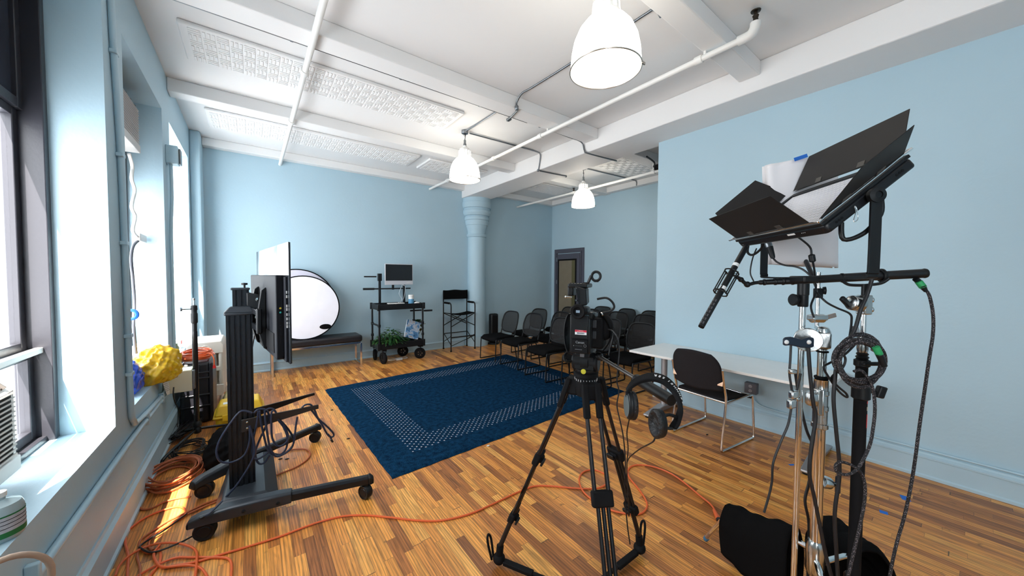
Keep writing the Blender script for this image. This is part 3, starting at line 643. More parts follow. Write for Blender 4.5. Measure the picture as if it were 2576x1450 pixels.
# ================================================================ BENCH AND REFLECTORS
t = thing('bench', 'black leather bench on square chrome legs against the back wall', 'bench', (.9, 6.76, 0))
m = MB().box(.22, 6.55, .42, 1.585, 6.99, .535); m.out('cushion', mat('black_leather', (.014, .013, .016), .38, bump=.15, bscale=80), t, bevel=.03)
for x in (.25, 1.56):
    m = MB()
    for y in (6.57, 6.96): m.box(x-.016, y-.016, 0, x+.016, y+.016, .40)
    m.box(x-.016, 6.57, 0, x+.016, 6.96, .032).box(x-.016, 6.57, .375, x+.016, 6.96, .405); m.out('leg_frame', CHR, t, bevel=.002)
m = MB()
for y in (6.57, 6.96): m.box(.25, y-.014, .388, 1.56, y+.014, .42)
m.out('seat_rail', CHR, t, bevel=.002)
def reflector(name, label, c, R, n, back):
    t = thing(name, label, 'reflector', c, group='collapsible round reflectors'); u, w_, a = frame(n)
    c = V(c)
    MB().lathe([(R, -.002), (R*.6, -.004), (.001, -.006), (.001, .006), (R*.6, .004), (R, .002)], c, n, 64, closed=True).out('fabric', back, t, smooth=60)
    MB().torus(c, n, R, .010, 64, 8).out('rim', FAB, t)
    return t, u, w_
RW = mat('white_reflector_cloth', (.80, .78, .84), .7, bump=.1, bscale=10); RS = mat('silver_lilac_cloth', (.62, .60, .70), .5, bump=.5, bscale=12)
nn = V((-.05, -1, .22)).normalized()
R1 = .535
t1, u, w_ = reflector('reflector', 'round white reflector with black rim leaning on the bench, in front', (.70, 6.72, .535+R1*.97+.01), R1, nn, RW)
d_ = V((.70, 6.72, .535+R1*.97+.01))+nn*.014+(V((.62, 0, -.72))-nn*V((.62, 0, -.72)).dot(nn)).normalized()*(R1-.07)
MB().ball(d_, .09, 8, (1, .12, .5)).out('grip_patch', FAB, t1)
reflector('reflector', 'round grey-lilac reflector with thin black rim, behind the white one', (.62, 6.86, .535+.575*.985+.02), .585, V((-.02, -1, .16)).normalized(), RS)
# ================================================================ EQUIPMENT CART
t = thing('equipment_cart', 'black two-shelf wheeled equipment cart by the back wall', 'cart', (2.22, 6.6, 0))
x0, x1, y0, y1 = 1.80, 2.66, 6.34, 6.83
def tray(z, h):
    m = MB().box(x0, y0, z, x1, y1, z+.012); m.box(x0, y0, z, x1, y0+.02, z+h).box(x0, y1-.02, z, x1, y1, z+h).box(x0, y0+.02, z, x0+.02, y1-.02, z+h).box(x1-.02, y0+.02, z, x1, y1-.02, z+h)
    for x in (x0-.012, x1-.03):
        for y in (y0-.012, y1-.03): m.box(x, y, z-.01, x+.042, y+.042, z+h+.01)
    return m
tray(.98, .10).out('top_tray', BLKMET, t, bevel=.005); tray(.265, .11).out('bottom_tray', BLKMET, t, bevel=.005)
for x in (x0+.02, x1-.03):
    for y in (y0+.01, y1-.03):
        m = MB().cyl((x, y, .37), (x, y, .98), .017, n=16); m.lathe([(.024, .46), (.026, .47), (.026, .50), (.024, .51)], (x, y, 0), n=16); m.out('post', BLKMET, t)
for x in (x0+.02, x1-.03):
    m = MB().cyl((x, y0, .70), (x, y1-.02, .70), .016, n=12).box(x-.02, y0-.01, .675, x+.02, y0+.05, .725).box(x-.02, y1-.06, .675, x+.02, y1, .725); m.out('side_rail', BLKMET, t, bevel=.003)
for x in (1.96, 2.43):
    m = MB().box(x-.02, y1-.05, 1.08, x+.02, y1-.01, 1.62).box(x-.035, y1-.06, 1.50, x+.035, y1, 1.64); m.out('monitor_post', BLKMET, t, bevel=.004)
m = MB().cyl((1.68, y1-.03, 1.35), (2.56, y1-.03, 1.35), .013, n=12).cyl((1.68, y1-.03, 1.58), (1.9, y1-.03, 1.58), .013, n=12).cyl((1.66, y1-.03, 1.35), (1.86, y1-.03, 1.35), .020, n=12); m.out('crossbar', BLKMET, t)
MB().box(2.19, y1-.05, 1.33, 2.23, y1-.02, 1.60).out('monitor_arm', BLKMET, t, bevel=.003)
m = MB().cyl((2.66, y0+.02, .93), (2.82, y0+.0, .93), .018, n=12).cyl((2.40, y0+.05, .94), (2.62, y0+.05, .94), .015, n=12); m.out('push_handle', BLKMET, t)
def cwheel(c, ax, r=.105, w=.055):
    ax = V(ax).normalized(); c = V(c)
    k = MB().lathe([(r*.55, -w/2), (r*.85, -w/2), (r, -w*.3), (r, w*.3), (r*.85, w/2), (r*.55, w/2)], c, ax, 36, closed=True).out('wheel', BLKM, t)
    m = MB().lathe([(.001, -w*.42), (r*.2, -w*.5), (r*.25, -w*.3), (r*.56, -w*.3), (r*.56, w*.3), (r*.25, w*.3), (r*.2, w*.5), (.001, w*.42)], c, ax, 24); m.out('hub', BLK, k)
    m = MB(); u, w2, _ = frame(ax)
    for q in range(5):
        p = c+(u*math.cos(q*1.2566)+w2*math.sin(q*1.2566))*r*.36; m.cyl(p-ax*w*.38, p+ax*w*.38, .006, n=8)
    m.out('bolt', CHR, k)
    m = MB()
    for s in (-1, 1): m.bar(c+ax*s*(w/2+.008), c+ax*s*(w/2+.008)+V((.02, 0, r+.05)), .02, .006)
    m.box(c.x-.03, c.y-.04, c.z+r+.02, c.x+.05, c.y+.04, c.z+r+.055); m.out('fork', BLKMET, k)
cwheel((1.90, 6.40, .105), (1, .25, 0)); cwheel((1.86, 6.78, .105), (1, -.1, 0)); cwheel((2.60, 6.42, .105), (.35, 1, 0)); cwheel((2.40, 6.80, .105), (.3, 1, 0))
# computer on the cart
t = thing('computer', 'silver all-in-one computer with a dark screen mounted above the cart', 'computer', (2.19, 6.70, 1.5))
xm0, xm1 = 2.03, 2.575
MB().box(xm0, 6.70, 1.425, xm1, 6.715, 1.83).out('casing', mat('silver_chin', (.62, .62, .66), .35, metal=.3), t, bevel=.004)
MB().box(xm0+.014, 6.697, 1.505, xm1-.014, 6.701, 1.816).out('screen', BLKG, t)
MB().box(2.17, 6.715, 1.50, 2.28, 6.80, 1.64).out('mount', BLKMET, t, bevel=.004)
m = MB()
for i in range(3): m.box(2.45+i*.03, 6.6985, 1.46, 2.47+i*.03, 6.7005, 1.472)
m.out('label', WPL, t)
t = thing('computer_cable', 'white cable looping down from the computer to the cart tray', 'cable', (2.35, 6.72, 1.2))
MB().tube([(2.36, 6.70, 1.42), (2.31, 6.64, 1.36), (2.27, 6.62, 1.25), (2.32, 6.62, 1.14), (2.2, 6.6, 1.06), (2.03, 6.52, 1.0)], .006, 8).tube([(2.36, 6.70, 1.42), (2.40, 6.66, 1.40), (2.40, 6.66, 1.3), (2.36, 6.63, 1.16), (2.28, 6.60, 1.08)], .005, 8).out('lead', mat('pale_lead', (.45, .50, .55), .5), t)
o = MB().box(1.98, 6.345, 1.085, 2.28, 6.43, 1.096).out('keyboard', WPL, bevel=.003); tag(o, 'slim white keyboard on the front edge of the cart tray', 'keyboard')
m = MB()
for i in range(14):
    for j in range(4): m.box(1.987+i*.0208, 6.35+j*.0195, 1.096, 2.005+i*.0208, 6.366+j*.0195, 1.099)
m.out('key', WPL, o)
m = MB(); m.ball((2.53, 6.39, 1.085), .055, 8, (1, .55, .35)); o = m.out('mouse', WPL); tag(o, 'white mouse on the cart tray beside the wipes tub', 'mouse')
t = thing('wipes_tub', 'blue and white cylindrical wipes tub standing on the cart tray', 'tub', (2.46, 6.50, .992))
MB().lathe([(.048, 0), (.05, .004), (.05, .19), (.046, .20)], (2.46, 6.50, .992), n=28).out('tub', WPL, t)
MB().lathe([(.0508, .02), (.0508, .165), (.0503, .165), (.0503, .02)], (2.46, 6.50, .992), n=28, closed=True).out('wrap', mat('blue_label', (.10, .30, .50), .4, var=.7, vscale=60), t)
MB().lathe([(.05, .195), (.052, .20), (.052, .235), (.044, .245), (.001, .247)], (2.46, 6.50, .992), n=28).out('lid', WPL, t)
# plants
LEAF = mat('glossy_leaf', (.018, .075, .022), .35, var=.6, vscale=12); LEAF2 = mat('leaf_light', (.06, .15, .035), .4, var=.5, vscale=14)
def leaf(m, p, d, L, W, bend=.3):
    d = V(d).normalized(); u = d.cross(V((0, 0, 1)));
    if u.length < .1: u = V((1, 0, 0))
    u.normalize(); up = u.cross(d)
    pts = [(0, 0), (.25, .8), (.5, 1), (.75, .7), (1, 0)]
    vs = []
    for s, ww in pts:
        c = V(p)+d*L*s-V((0, 0, 1))*bend*L*s*s
        vs += [c-u*W*ww/2+up*.15*W*ww, c, c+u*W*ww/2+up*.15*W*ww]
    m.add(vs, [q for i in range(4) for q in ((i*3, i*3+1, i*3+4, i*3+3), (i*3+1, i*3+2, i*3+5, i*3+4))])
random.seed(11)
t = thing('leafy_plant', 'bushy green leafy plant lying in the lower tray of the cart', 'plant', (2.08, 6.5, .30))
m = MB(); m2 = MB()
for i in range(330):
    a = random.uniform(0, 2*math.pi); rr = random.random()**.6; c = V((2.08+.27*rr*math.cos(a), 6.50+.15*rr*math.sin(a), .37+.27*random.random()*(1.12-rr)))
    leaf(m if i % 3 else m2, c, (math.cos(a)*.8, math.sin(a)*.8-.2, random.uniform(-.3, .6)), random.uniform(.08, .13), random.uniform(.03, .05))
m.out('foliage', LEAF, t, smooth=60); m2.out('pale_foliage', LEAF2, t, smooth=60)
m = MB()
for i in range(10): m.tube([(2.08+random.uniform(-.04, .04), 6.5, .28), (2.08+random.uniform(-.15, .15), 6.5+random.uniform(-.08, .08), .40), (2.08+random.uniform(-.24, .24), 6.5+random.uniform(-.12, .12), .45)], .004, 6)
m.out('stems', mat('stem', (.12, .10, .04), .7), t)
t = thing('broad_leaf_plant', 'broad-leafed green plant sticking up behind the book at the cart end', 'plant', (2.6, 6.6, .28))
m = MB(); st = MB()
for dx, dz, L, W in ((-.02, .30, .19, .19), (.06, .34, .20, .17), (.12, .28, .17, .16), (.10, .20, .15, .15), (-.04, .22, .14, .12), (.03, .38, .15, .14)):
    p = V((2.60+dx*.8, 6.58, .30+dz)); leaf(m, p, (dx+.02, -.2, .35), L, W, .4); st.tube([(2.58, 6.6, .28), (2.58+dx*.4, 6.6, .28+dz*.6), tuple(p)], .005, 6)
m.out('foliage', LEAF, t, smooth=60); st.out('stems', MATS['stem'], t)
t = thing('book', 'book with a blue and white marbled cover leaning in the cart tray', 'book', (2.42, 6.5, .3))
c = V((2.47, 6.47, .565)); xd = V((.95, .1, -.30)).normalized(); yd = V((.26, .25, .93)); yd = (yd-xd*yd.dot(xd)).normalized(); zd = xd.cross(yd)
MB().obox(c, xd*.14, yd*.165, zd*.012).out('pages', WPL, t)
MB().obox(c+zd*.014, xd*.143, yd*.168, zd*.002).obox(c-zd*.014, xd*.143, yd*.168, zd*.002).out('cover', ART, t)
t = thing('power_brick', 'white power adapter with cable on the floor under the cart', 'power adapter', (2.24, 6.52, 0))
MB().box(2.17, 6.50, 0, 2.29, 6.56, .032).out('body', WPL, t, bevel=.006)
MB().tube([(2.17, 6.53, .014), (2.08, 6.55, .006), (2.05, 6.62, .006), (2.15, 6.66, .006), (2.38, 6.68, .006), (2.42, 6.6, .006), (2.36, 6.54, .006), (2.29, 6.53, .014)], .005, 8).out('lead', WPL, t)
# ================================================================ DIRECTOR'S CHAIR
t = thing('director_chair', "tall black folding director's chair beside the column", 'chair', (3.58, 6.74, 0))
X0, X1, Y0, Y1 = 3.35, 3.93, 6.58, 6.94
def PP(a, b_, r=.013, n=10): return MB().cyl(a, b_, r, n=n)
for x, y in ((X0, Y0), (X1, Y0)): 
    m = MB().cyl((x, y, .012), (x, y, .93), .013, n=12); m.lathe([(.02, 0), (.02, .03)], (x, y, 0), n=12); m.out('leg', BLKMET, t)
for x, y in ((X0, Y1), (X1, Y1)):
    m = MB().cyl((x, y, .012), (x, y, 1.27), .013, n=12); m.lathe([(.02, 0), (.02, .03)], (x, y, 0), n=12); m.out('leg', BLKMET, t)
for x in (X0, X1):
    MB().tube([(x, Y0, .90), (x, Y0+.005, .98), (x, Y0+.05, 1.02), (x, Y1-.08, 1.02), (x, Y1, 1.02)], .014, 10).out('armrest_tube', BLKMET, t)
    MB().cyl((x, Y0+.06, 1.022), (x, Y1-.06, 1.022), .022, n=12).out('armrest_pad', FAB, t)
m = MB()
for y in (Y0+.01, Y1-.01):
    for s in (1, -1):
        a, b_ = (X0, X1) if s > 0 else (X1, X0); MB().cyl((a, y+s*.011, .52), (b_, y+s*.011, .79), .010, n=8).out('scissor_brace', BLKMET, t)
m = MB().cyl((X0, Y0, .30), (X1, Y0, .30), .014, n=10).cyl((X0, Y1, .34), (X1, Y1, .34), .010, n=8)
for x in (X0, X1): m.cyl((x, Y0, .14), (x, Y1, .36), .008, n=8).cyl((x, Y0, .33), (x, Y1, .16), .008, n=8)
m.cyl((X0, Y0, .12), (X1, Y0, .30), .007, n=8); m.out('foot_rest', BLKMET, t)
def sg(i, j): return (X0+(X1-X0)*i, Y0+.02+(Y1-Y0-.04)*j, .80-.035*math.sin(math.pi*i))
MB().grid(sg, 14, 6).out('seat', FAB, t, solid=.012, smooth=60)
def bg(i, j): return (X0-.01+(X1-X0+.02)*i, Y1-.012+.03*math.sin(math.pi*i), 1.09+.20*j-.006*math.sin(math.pi*i*3)*j)
MB().grid(bg, 18, 6).out('back_sling', FAB, t, solid=.012, smooth=60)
# ================================================================ RADIATOR
t = thing('radiator', 'cream cast-iron column radiator by the far window behind the black case', 'radiator', (-.42, 6.2, 0))
RADM = mat('cream_radiator_enamel', (.72, .68, .60), .45, bump=.15, bscale=60)
rx0, rx1, ry, rz0, rz1 = -.60, -.31, 5.62, .10, .78
def rad_end(y):
    m = MB(); t0, t1 = y-.03, y+.03
    cols = [rx0+(rx1-rx0)*i/4 for i in range(5)]
    for cx_ in cols: m.lathe([(.022, rz0+.05), (.026, rz0+.12), (.026, rz1-.14), (.022, rz1-.08)], (cx_, y, 0), n=14)
    m.prism([(rx0-.025, t0, rz1-.15), (rx1+.025, t0, rz1-.15), (rx1+.025, t0, rz1-.04), (rx1, t0, rz1), (rx0, t0, rz1), (rx0-.025, t0, rz1-.04)], (0, .06, 0))
    m.prism([(rx0-.025, t0, rz0+.14), (rx1+.025, t0, rz0+.14), (rx1+.025, t0, rz0+.03), (rx1, t0, rz0), (rx0, t0, rz0), (rx0-.025, t0, rz0+.03)], (0, .06, 0))
    m.box(rx0-.02, t0+.005, (rz0+rz1)/2-.03, rx1+.02, t1-.005, (rz0+rz1)/2+.03); return m
s0 = rad_end(ry).out('section', RADM, t, bevel=.008)
for k in range(1, 9):
    c = s0.copy(); COL.objects.link(c); c.parent = t; c.location = (0, k*.066, 0)
m = MB()
for y in (ry, ry+8*.066):
    for x in (rx0, rx1): m.lathe([(.03, 0), (.03, .03), (.02, .11)], (x, y, 0), n=14)
m.out('foot', RADM, t)
MB().lathe([(.001, 0), (.02, .004), (.028, 0), (.036, .006), (.046, .006), (.05, 0)], ((rx0+rx1)/2, ry-.030, rz1-.09), (0, -1, 0), 24).out('medallion', RADM, t)
# ================================================================ CASES NEAR THE WINDOW
t = thing('black_hard_case', 'black ribbed hard case standing upright under the window sill', 'case', (-.47, 5.05, 0))
HC = mat('black_case_plastic', (.012, .012, .016), .3)
m = MB().box(-.615, 4.96, 0, -.36, 5.40, .66); m.out('shell', HC, t, bevel=.035)
for z in (.18, .30, .48, .54): 
    MB().box(-.61, 4.947, z, -.355, 5.41, z+.018).out('rib', HC, t, bevel=.006)
MB().box(-.375, 4.94, .02, -.345, 5.41, .65).out('lid_rim', HC, t, bevel=.008)
MB().box(-.60, 4.945, .56, -.45, 4.965, .64).out('latch', HC, t, bevel=.006)
def case(name, label, x0, x1, y0, y1, h, m_, rz=0):
    t = thing(name, label, 'case', ((x0+x1)/2, (y0+y1)/2, 0)); 
    MB().box(x0+.02, y0+.02, 0, x1-.02, y1-.02, h*.55).out('base', m_, t, bevel=.03)
    MB().box(x0, y0, h*.50, x1, y1, h*.60).out('rim', m_, t, bevel=.012)
    m = MB().prism([(x0+.01, y0+.01, h*.6), (x1-.01, y0+.01, h*.6), (x1-.01, y1-.01, h*.6), (x0+.01, y1-.01, h*.6)], (0, 0, .01))
    vs = [(x0+.01, y0+.01, h*.6), (x1-.01, y0+.01, h*.6), (x1-.01, y1-.01, h*.6), (x0+.01, y1-.01, h*.6), (x0+.05, y0+.05, h), (x1-.05, y0+.05, h), (x1-.05, y1-.05, h), (x0+.05, y1-.05, h)]
    MB().add(vs, [(0, 1, 2, 3)[::-1], (4, 5, 6, 7), (0, 1, 5, 4), (1, 2, 6, 5), (2, 3, 7, 6), (3, 0, 4, 7)]).out('lid', m_, t, bevel=.015)
    for k in (.25, .7): MB().box(x0+(x1-x0)*k-.03, y0-.012, h*.42, x0+(x1-x0)*k+.03, y0+.004, h*.66).out('latch', m_, t, bevel=.004)
    MB().box(x0+.08, y0+.07, h, x0+.18, y0+.14, h+.002).out('label', WPL, t); return t
c1 = case('yellow_hard_case', 'yellow hard case on the floor behind the television stand pole', -.33, .10, 4.55, 4.90, .26, YEL)
t = case('yellow_case', 'pale yellow hard case lying behind the bright yellow hard case', -.30, .02, 5.02, 5.30, .24, mat('pale_yellow_plastic', (.70, .58, .28), .5))
# things on the sill
def crumple(name, m_, c, sc, seed, label, cat, alpha=None, res=52):
    random.seed(seed); ph = [(random.uniform(1.5, 6), random.uniform(0, 6), V((random.uniform(-1, 1), random.uniform(-1, 1), random.uniform(-1, 1)))) for _ in range(14)]
    b = MB().ball((0, 0, 0), 1, res)
    vs = []
    for q in b.v:
        r = .80+sum(math.sin(f*.55*q.dot(d)+p) for f, p, d in ph[:5])*.06+sum(1-abs(math.sin(f*2.0*q.dot(d)+p))**.8 for f, p, d in ph[5:])*.055
        z = q.z*r*sc[2]; vs.append(V(c)+V((q.x*r*sc[0], q.y*r*sc[1], max(z, -sc[2]*.55))))
    b.v = vs; return tag(b.out(name, m_, smooth=60), label, cat)
crumple('plastic_bag', mat('blue_film', (.02, .08, .55), .22, trans=.25, var=.4, vscale=20), (-.78, 3.86, SILL+.085), (.12, .20, .15), 1, 'crumpled blue plastic bag on the middle window sill', 'bag')
crumple('plastic_bag', mat('yellow_film', (1.0, .50, .02), .15, trans=.25, var=.3, vscale=25), (-.655, 4.20, SILL+.095), (.155, .19, .17), 5, 'crumpled yellow see-through plastic bag at the end of the middle sill', 'bag')
crumple('plastic_bag', mat('white_film', (.85, .84, .82), .25, trans=.3), (-.80, 4.50, SILL+.10), (.11, .18, .18), 9, 'whitish plastic bag lying behind the yellow one on the sill', 'bag')
t = thing('white_box', 'cream plastic box hanging over the sill end under the yellow bag', 'box', (-.58, 4.5, .5))
MB().box(-.655, 4.42, .50, -.46, 4.60, .70).out('body', mat('cream_plastic', (.75, .72, .55), .4), t, bevel=.006)
MB().box(-.46, 4.43, .51, -.44, 4.59, .69).out('face', STEEL, t, bevel=.004)
a = Fx(403, 948, -.61); MB().prism([Fx(403, 950, -.615), Fx(418, 945, -.615), Fx(431, 990, -.615), Fx(420, 995, -.615)], (.002, 0, 0)).out('paper_tag', WPL, t)
m = MB()
for i in range(7):
    f0 = .2+i*.1; p0 = Fx(404, 952, -.612).lerp(Fx(420, 993, -.612), f0); p1 = Fx(416, 948, -.612).lerp(Fx(430, 988, -.612), f0); m.bar(p0, p1, .003, .001)
m.out('tag_print', BLKM, t)
t = thing('red_box', 'small red and white items on the farthest window sill', 'box', (-.75, 6.1, SILL))
MB().box(-.78, 5.85, SILL, -.70, 5.97, SILL+.10).out('carton', WPL, t, bevel=.003)
MB().box(-.70, 5.86, SILL+.05, -.698, 5.95, SILL+.09).out('red_print', REDM, t)
MB().lathe([(.03, 0), (.035, .05), (.02, .08), (.02, .10)], (-.72, 5.62, SILL), n=16).out('jar', mat('olive_jar', (.10, .12, .06), .4), t)
# bottle on the near sill
t = thing('bottle', 'clear bottle with a printed green label on the near sill below the air conditioner', 'bottle', (-.706, 1.985, SILL))
MB().lathe([(.048, 0), (.055, .008), (.057, .03), (.056, .105), (.050, .122), (.030, .132), (.018, .136), (.018, .15)], (-.706, 1.985, SILL), n=32).out('body', mat('aqua_plastic', (.75, .92, .97), .08, trans=.55, ior=1.15), t)
MB().lathe([(.0576, .02), (.0570, .09), (.0566, .09), (.0571, .02)], (-.706, 1.985, SILL), n=32, closed=True).out('label', mat('grey_label', (.42, .42, .46), .5, var=.25, vscale=90), t)
for z_ in (.075, .062, .048): MB().lathe([(.0579, z_), (.0579, z_+.002), (.0575, z_+.002), (.0575, z_)], (-.706, 1.985, SILL), n=32, closed=True).out('label_line', BLKM, t)
MB().lathe([(.0580, .018), (.0580, .036), (.0575, .036), (.0575, .018)], (-.706, 1.985, SILL), n=32, closed=True).out('label_band', mat('green_band', (.01, .14, .04), .5), t)
MB().lathe([(.0576, .088), (.0576, .093), (.0571, .093), (.0571, .088)], (-.706, 1.985, SILL), n=32, closed=True).out('label_band', mat('green_band', (.01, .14, .04), .5), t)
MB().lathe([(.021, .146), (.021, .162), (.001, .163)], (-.706, 1.985, SILL), n=20).out('cap', WPL, t)
t = thing('cord_loop', 'beige cord looping off the near sill at the lower left corner', 'cord', (-.62, 1.7, .7))
MB().tube([(-.80, 1.60, SILL+.012), (-.68, 1.72, SILL+.03), (-.60, 1.79, SILL+.02), (-.55, 1.83, .62), (-.57, 1.80, .45), (-.60, 1.75, .30)], .009, 10).out('cord', mat('beige_cord', (.45, .32, .24), .5), t)
# ================================================================ helpers for lettering
def textmb(m, body, size, o, xd, yd, ext=.0003, bold=0.0):
    cu = bpy.data.curves.new('lettering', 'FONT'); cu.body = body; cu.size = size; cu.extrude = ext; cu.align_x = 'CENTER'; cu.align_y = 'CENTER'; cu.offset = bold; cu.resolution_u = 2
    t = bpy.data.objects.new('lettering', cu); COL.objects.link(t); bpy.context.view_layer.update()
    me = bpy.data.meshes.new_from_object(t.evaluated_get(bpy.context.evaluated_depsgraph_get()))
    bpy.data.objects.remove(t); xd = V(xd).normalized(); yd = V(yd).normalized(); zd = xd.cross(yd)
    m.add([V(o)+xd*v.co.x+yd*v.co.y+zd*v.co.z for v in me.vertices], [tuple(p.vertices) for p in me.polygons]); return m
INK = mat('white_print', (.75, .75, .75), .5)
# ================================================================ TELEVISION CART
t = thing('television_cart', 'black wheeled television stand with fluted pole and splayed base', 'tv stand', (-.06, 3.05, 0))
PX, PY = -.065, 2.98
ALU = mat('dark_fluted_aluminium', (.016, .018, .022), .32, metal=.5); BASEM = mat('charcoal_metal', (.030, .036, .044), .38, metal=.3)
zt = P(600, 792, PX*_rt.y*0+ (V((PX, PY, 0))).dot(FWD)).z
def flute(px, py, hx, hy, z0, z1, n=5):
    pts = []
    def side(a, b_, k):
        a, b_ = V(a), V(b_); d = b_-a; nr = V((d.y, -d.x, 0)).normalized()
        for i in range(k):
            s = i/k; pts.append(a+d*s); pts.append(a+d*(s+.55/k)); pts.append(a+d*(s+.62/k)-nr*.007); pts.append(a+d*(s+.93/k)-nr*.007)
    side((px-hx, py-hy, z0), (px+hx, py-hy, z0), n); side((px+hx, py-hy, z0), (px+hx, py+hy, z0), n-1); side((px+hx, py+hy, z0), (px-hx, py+hy, z0), n); side((px-hx, py+hy, z0), (px-hx, py-hy, z0), n-1)
    return MB().prism(pts, (0, 0, z1-z0))
flute(PX, PY, .07, .055, .16, zt).out('pole', ALU, t, smooth=20)
MB().prism([(PX-.08, PY-.065, zt), (PX+.08, PY-.065, zt), (PX+.085, PY+.06, zt), (PX-.08, PY+.065, zt)], (0, 0, .02)).add(
    [(PX-.08, PY-.065, zt+.02), (PX+.08, PY-.065, zt+.02), (PX+.085, PY+.06, zt+.02), (PX-.08, PY+.065, zt+.02), (PX-.05, PY-.03, zt+.055), (PX+.06, PY-.04, zt+.06), (PX+.06, PY+.03, zt+.06), (PX-.05, PY+.03, zt+.055)],
    [(4, 5, 6, 7), (0, 1, 5, 4), (1, 2, 6, 5), (2, 3, 7, 6), (3, 0, 4, 7)]).out('pole_cap', BASEM, t, bevel=.008)
flute(PX+.01, PY+.03, .045, .035, zt+.04, zt+.17, 3).out('mount_riser', ALU, t)
MB().box(PX-.045, PY-.01, zt+.165, PX+.06, PY+.07, zt+.18).out('riser_cap', BASEM, t, bevel=.006)
NL, NR, FL, FR = V((-.245, 2.755, 0)), V((.635, 2.585, 0)), V((-.29, 3.29, 0)), V((.471, 3.762, 0))
def rail(a, b_, ext, zlo, zhi, split):
    d = (b_-a).normalized(); q = V((-d.y, d.x, 0)); a0 = a-d*ext; ms = a+(b_-a)*split; Z = V((0, 0, 1))
    m = MB()
    prof = lambda c, w, lo, hi: [c-q*w+Z*lo, c+q*w+Z*lo, c+q*w+Z*(hi-.012), c+q*(w-.012)+Z*hi, c-q*(w-.012)+Z*hi, c-q*w+Z*(hi-.012)]
    def loft(sections):
        n = len(sections[0]); vs = [p for s in sections for p in s]; fs = [tuple(range(n))[::-1], tuple(range((len(sections)-1)*n, len(sections)*n))]
        for i in range(len(sections)-1):
            for j in range(n): fs.append((i*n+j, i*n+(j+1) % n, (i+1)*n+(j+1) % n, (i+1)*n+j))
        m.add(vs, fs)
    loft([prof(a0, .032, zlo-.01, zhi-.03), prof(a0+d*.05, .036, zlo-.005, zhi-.012), prof(a+d*.12, .04, zlo, zhi+.005), prof(ms-d*.08, .04, zlo+.005, zhi+.012), prof(ms, .036, zlo+.008, zhi+.008)])
    m.out('base_rail', BASEM, t, bevel=.004)
    m = MB(); loft([prof(ms-d*.02, .028, zlo+.012, zhi), prof(b_+d*.02, .028, zlo+.005, zhi-.012)]); m.out('rail_extension', ALU, t, bevel=.004)
    m = MB(); loft([prof(b_+d*.02, .031, zlo+.002, zhi-.008), prof(b_+d*.035, .031, zlo, zhi-.010), prof(b_+d*.055, .022, zlo, zhi-.03)]); m.out('end_cap', BLK, t, bevel=.004)
    m = MB(); loft([prof(a0-d*.012, .026, zlo-.008, zhi-.05), prof(a0+d*.002, .033, zlo-.012, zhi-.028)]); m.out('end_cap', BLK, t, bevel=.004)
    return d, q
dN, qN = rail(NL, NR, .07, .105, .175, .50); dF, qF = rail(FL, FR, .07, .105, .175, .35)
for s_ in (.22, .42):
    p = NL+(NR-NL)*s_-qN*.041+V((0, 0, .135)); MB().lathe([(.011, 0), (.011, .004), (.005, .006), (.004, .003), (.001, .003)], p, -qN, 16).out('screw', BLK, t)
MB().add([(PX-.16, 2.74, .115), (PX+.20, 2.69, .115), (PX+.20, 3.52, .115), (PX-.10, 3.36, .115), (PX-.10, 2.80, .18), (PX+.12, 2.76, .18), (PX+.12, 3.40, .18), (PX-.08, 3.30, .18)],
         [(0, 3, 2, 1), (4, 5, 6, 7), (0, 1, 5, 4), (1, 2, 6, 5), (2, 3, 7, 6), (3, 0, 4, 7)]).out('base_hub', BASEM, t, bevel=.012)
def caster(c, ax, r, w, side):
    ax = V(ax).normalized(); c = V(c); c.z = r
    k = MB().lathe([(.001, -w/2), (r*.55, -w/2), (r*.62, -w*.44), (r*.9, -w*.5), (r, -w*.36), (r, w*.36), (r*.9, w*.5), (r*.62, w*.44), (r*.55, w/2), (.001, w/2)], c, ax, 40).out('caster', BLK, t)
    MB().cyl(c+V((0, 0, r*.2)), (c.x, c.y, .115), .02, n=16).out('stem', BLK, k)
    MB().lathe([(r*1.04, -w*.58), (r*1.04, w*.58), (r*.9, w*.6), (r*.9, -w*.6)], c, ax, 40).out('hood', BLK, k) if 0 else None
caster(NL, -qN, .056, .055, 1); caster(NR, (1, .5, 0), .050, .05, 1); caster(FL, -qN, .056, .055, 1); caster(FR, (.4, 1, 0), .050, .055, 1)
# shelf brackets
def blade(p0, p1, h0, h1, th=.012):
    p0, p1 = V(p0), V(p1); d = p1-p0; q = V((-d.y, d.x, 0)).normalized()*th/2; Z = V((0, 0, 1))
    return MB().prism([p0-q, p1-q, p1-q-Z*h1, p1-q-d*.12-Z*h1*1.1, p0-q-Z*h0], q*2)
zb = .635
n0, n1 = Fz(606, 1036, zb), Fz(797, 1022, zb)
u0, u1 = Fz(620, 1003, zb), Fz(748, 976, zb)
ROOTN = V((PX+.0, PY-.075, zb)); ROOTF = V((PX+.0, PY+.10, zb))
blade(ROOTN, (.385, PY-.10, zb+.012), .085, .03).out('shelf_bracket', mat('brown_black_metal', (.030, .024, .022), .45, metal=.4), t, bevel=.002)
blade(ROOTF, (.40, PY+.22, zb+.01), .07, .02).out('shelf_bracket', BLKMET, t, bevel=.002)
for z in (zb-.02, zb-.06): MB().lathe([(.006, 0), (.006, .004), (.001, .006)], (PX+.03, PY-.082, z), (0, -1, 0), 10).out('bolt', CHR, t)
print('CART', [round(q, 2) for q in n0], [round(q, 2) for q in n1], [round(q, 2) for q in u0], [round(q, 2) for q in u1], 'zt', zt)
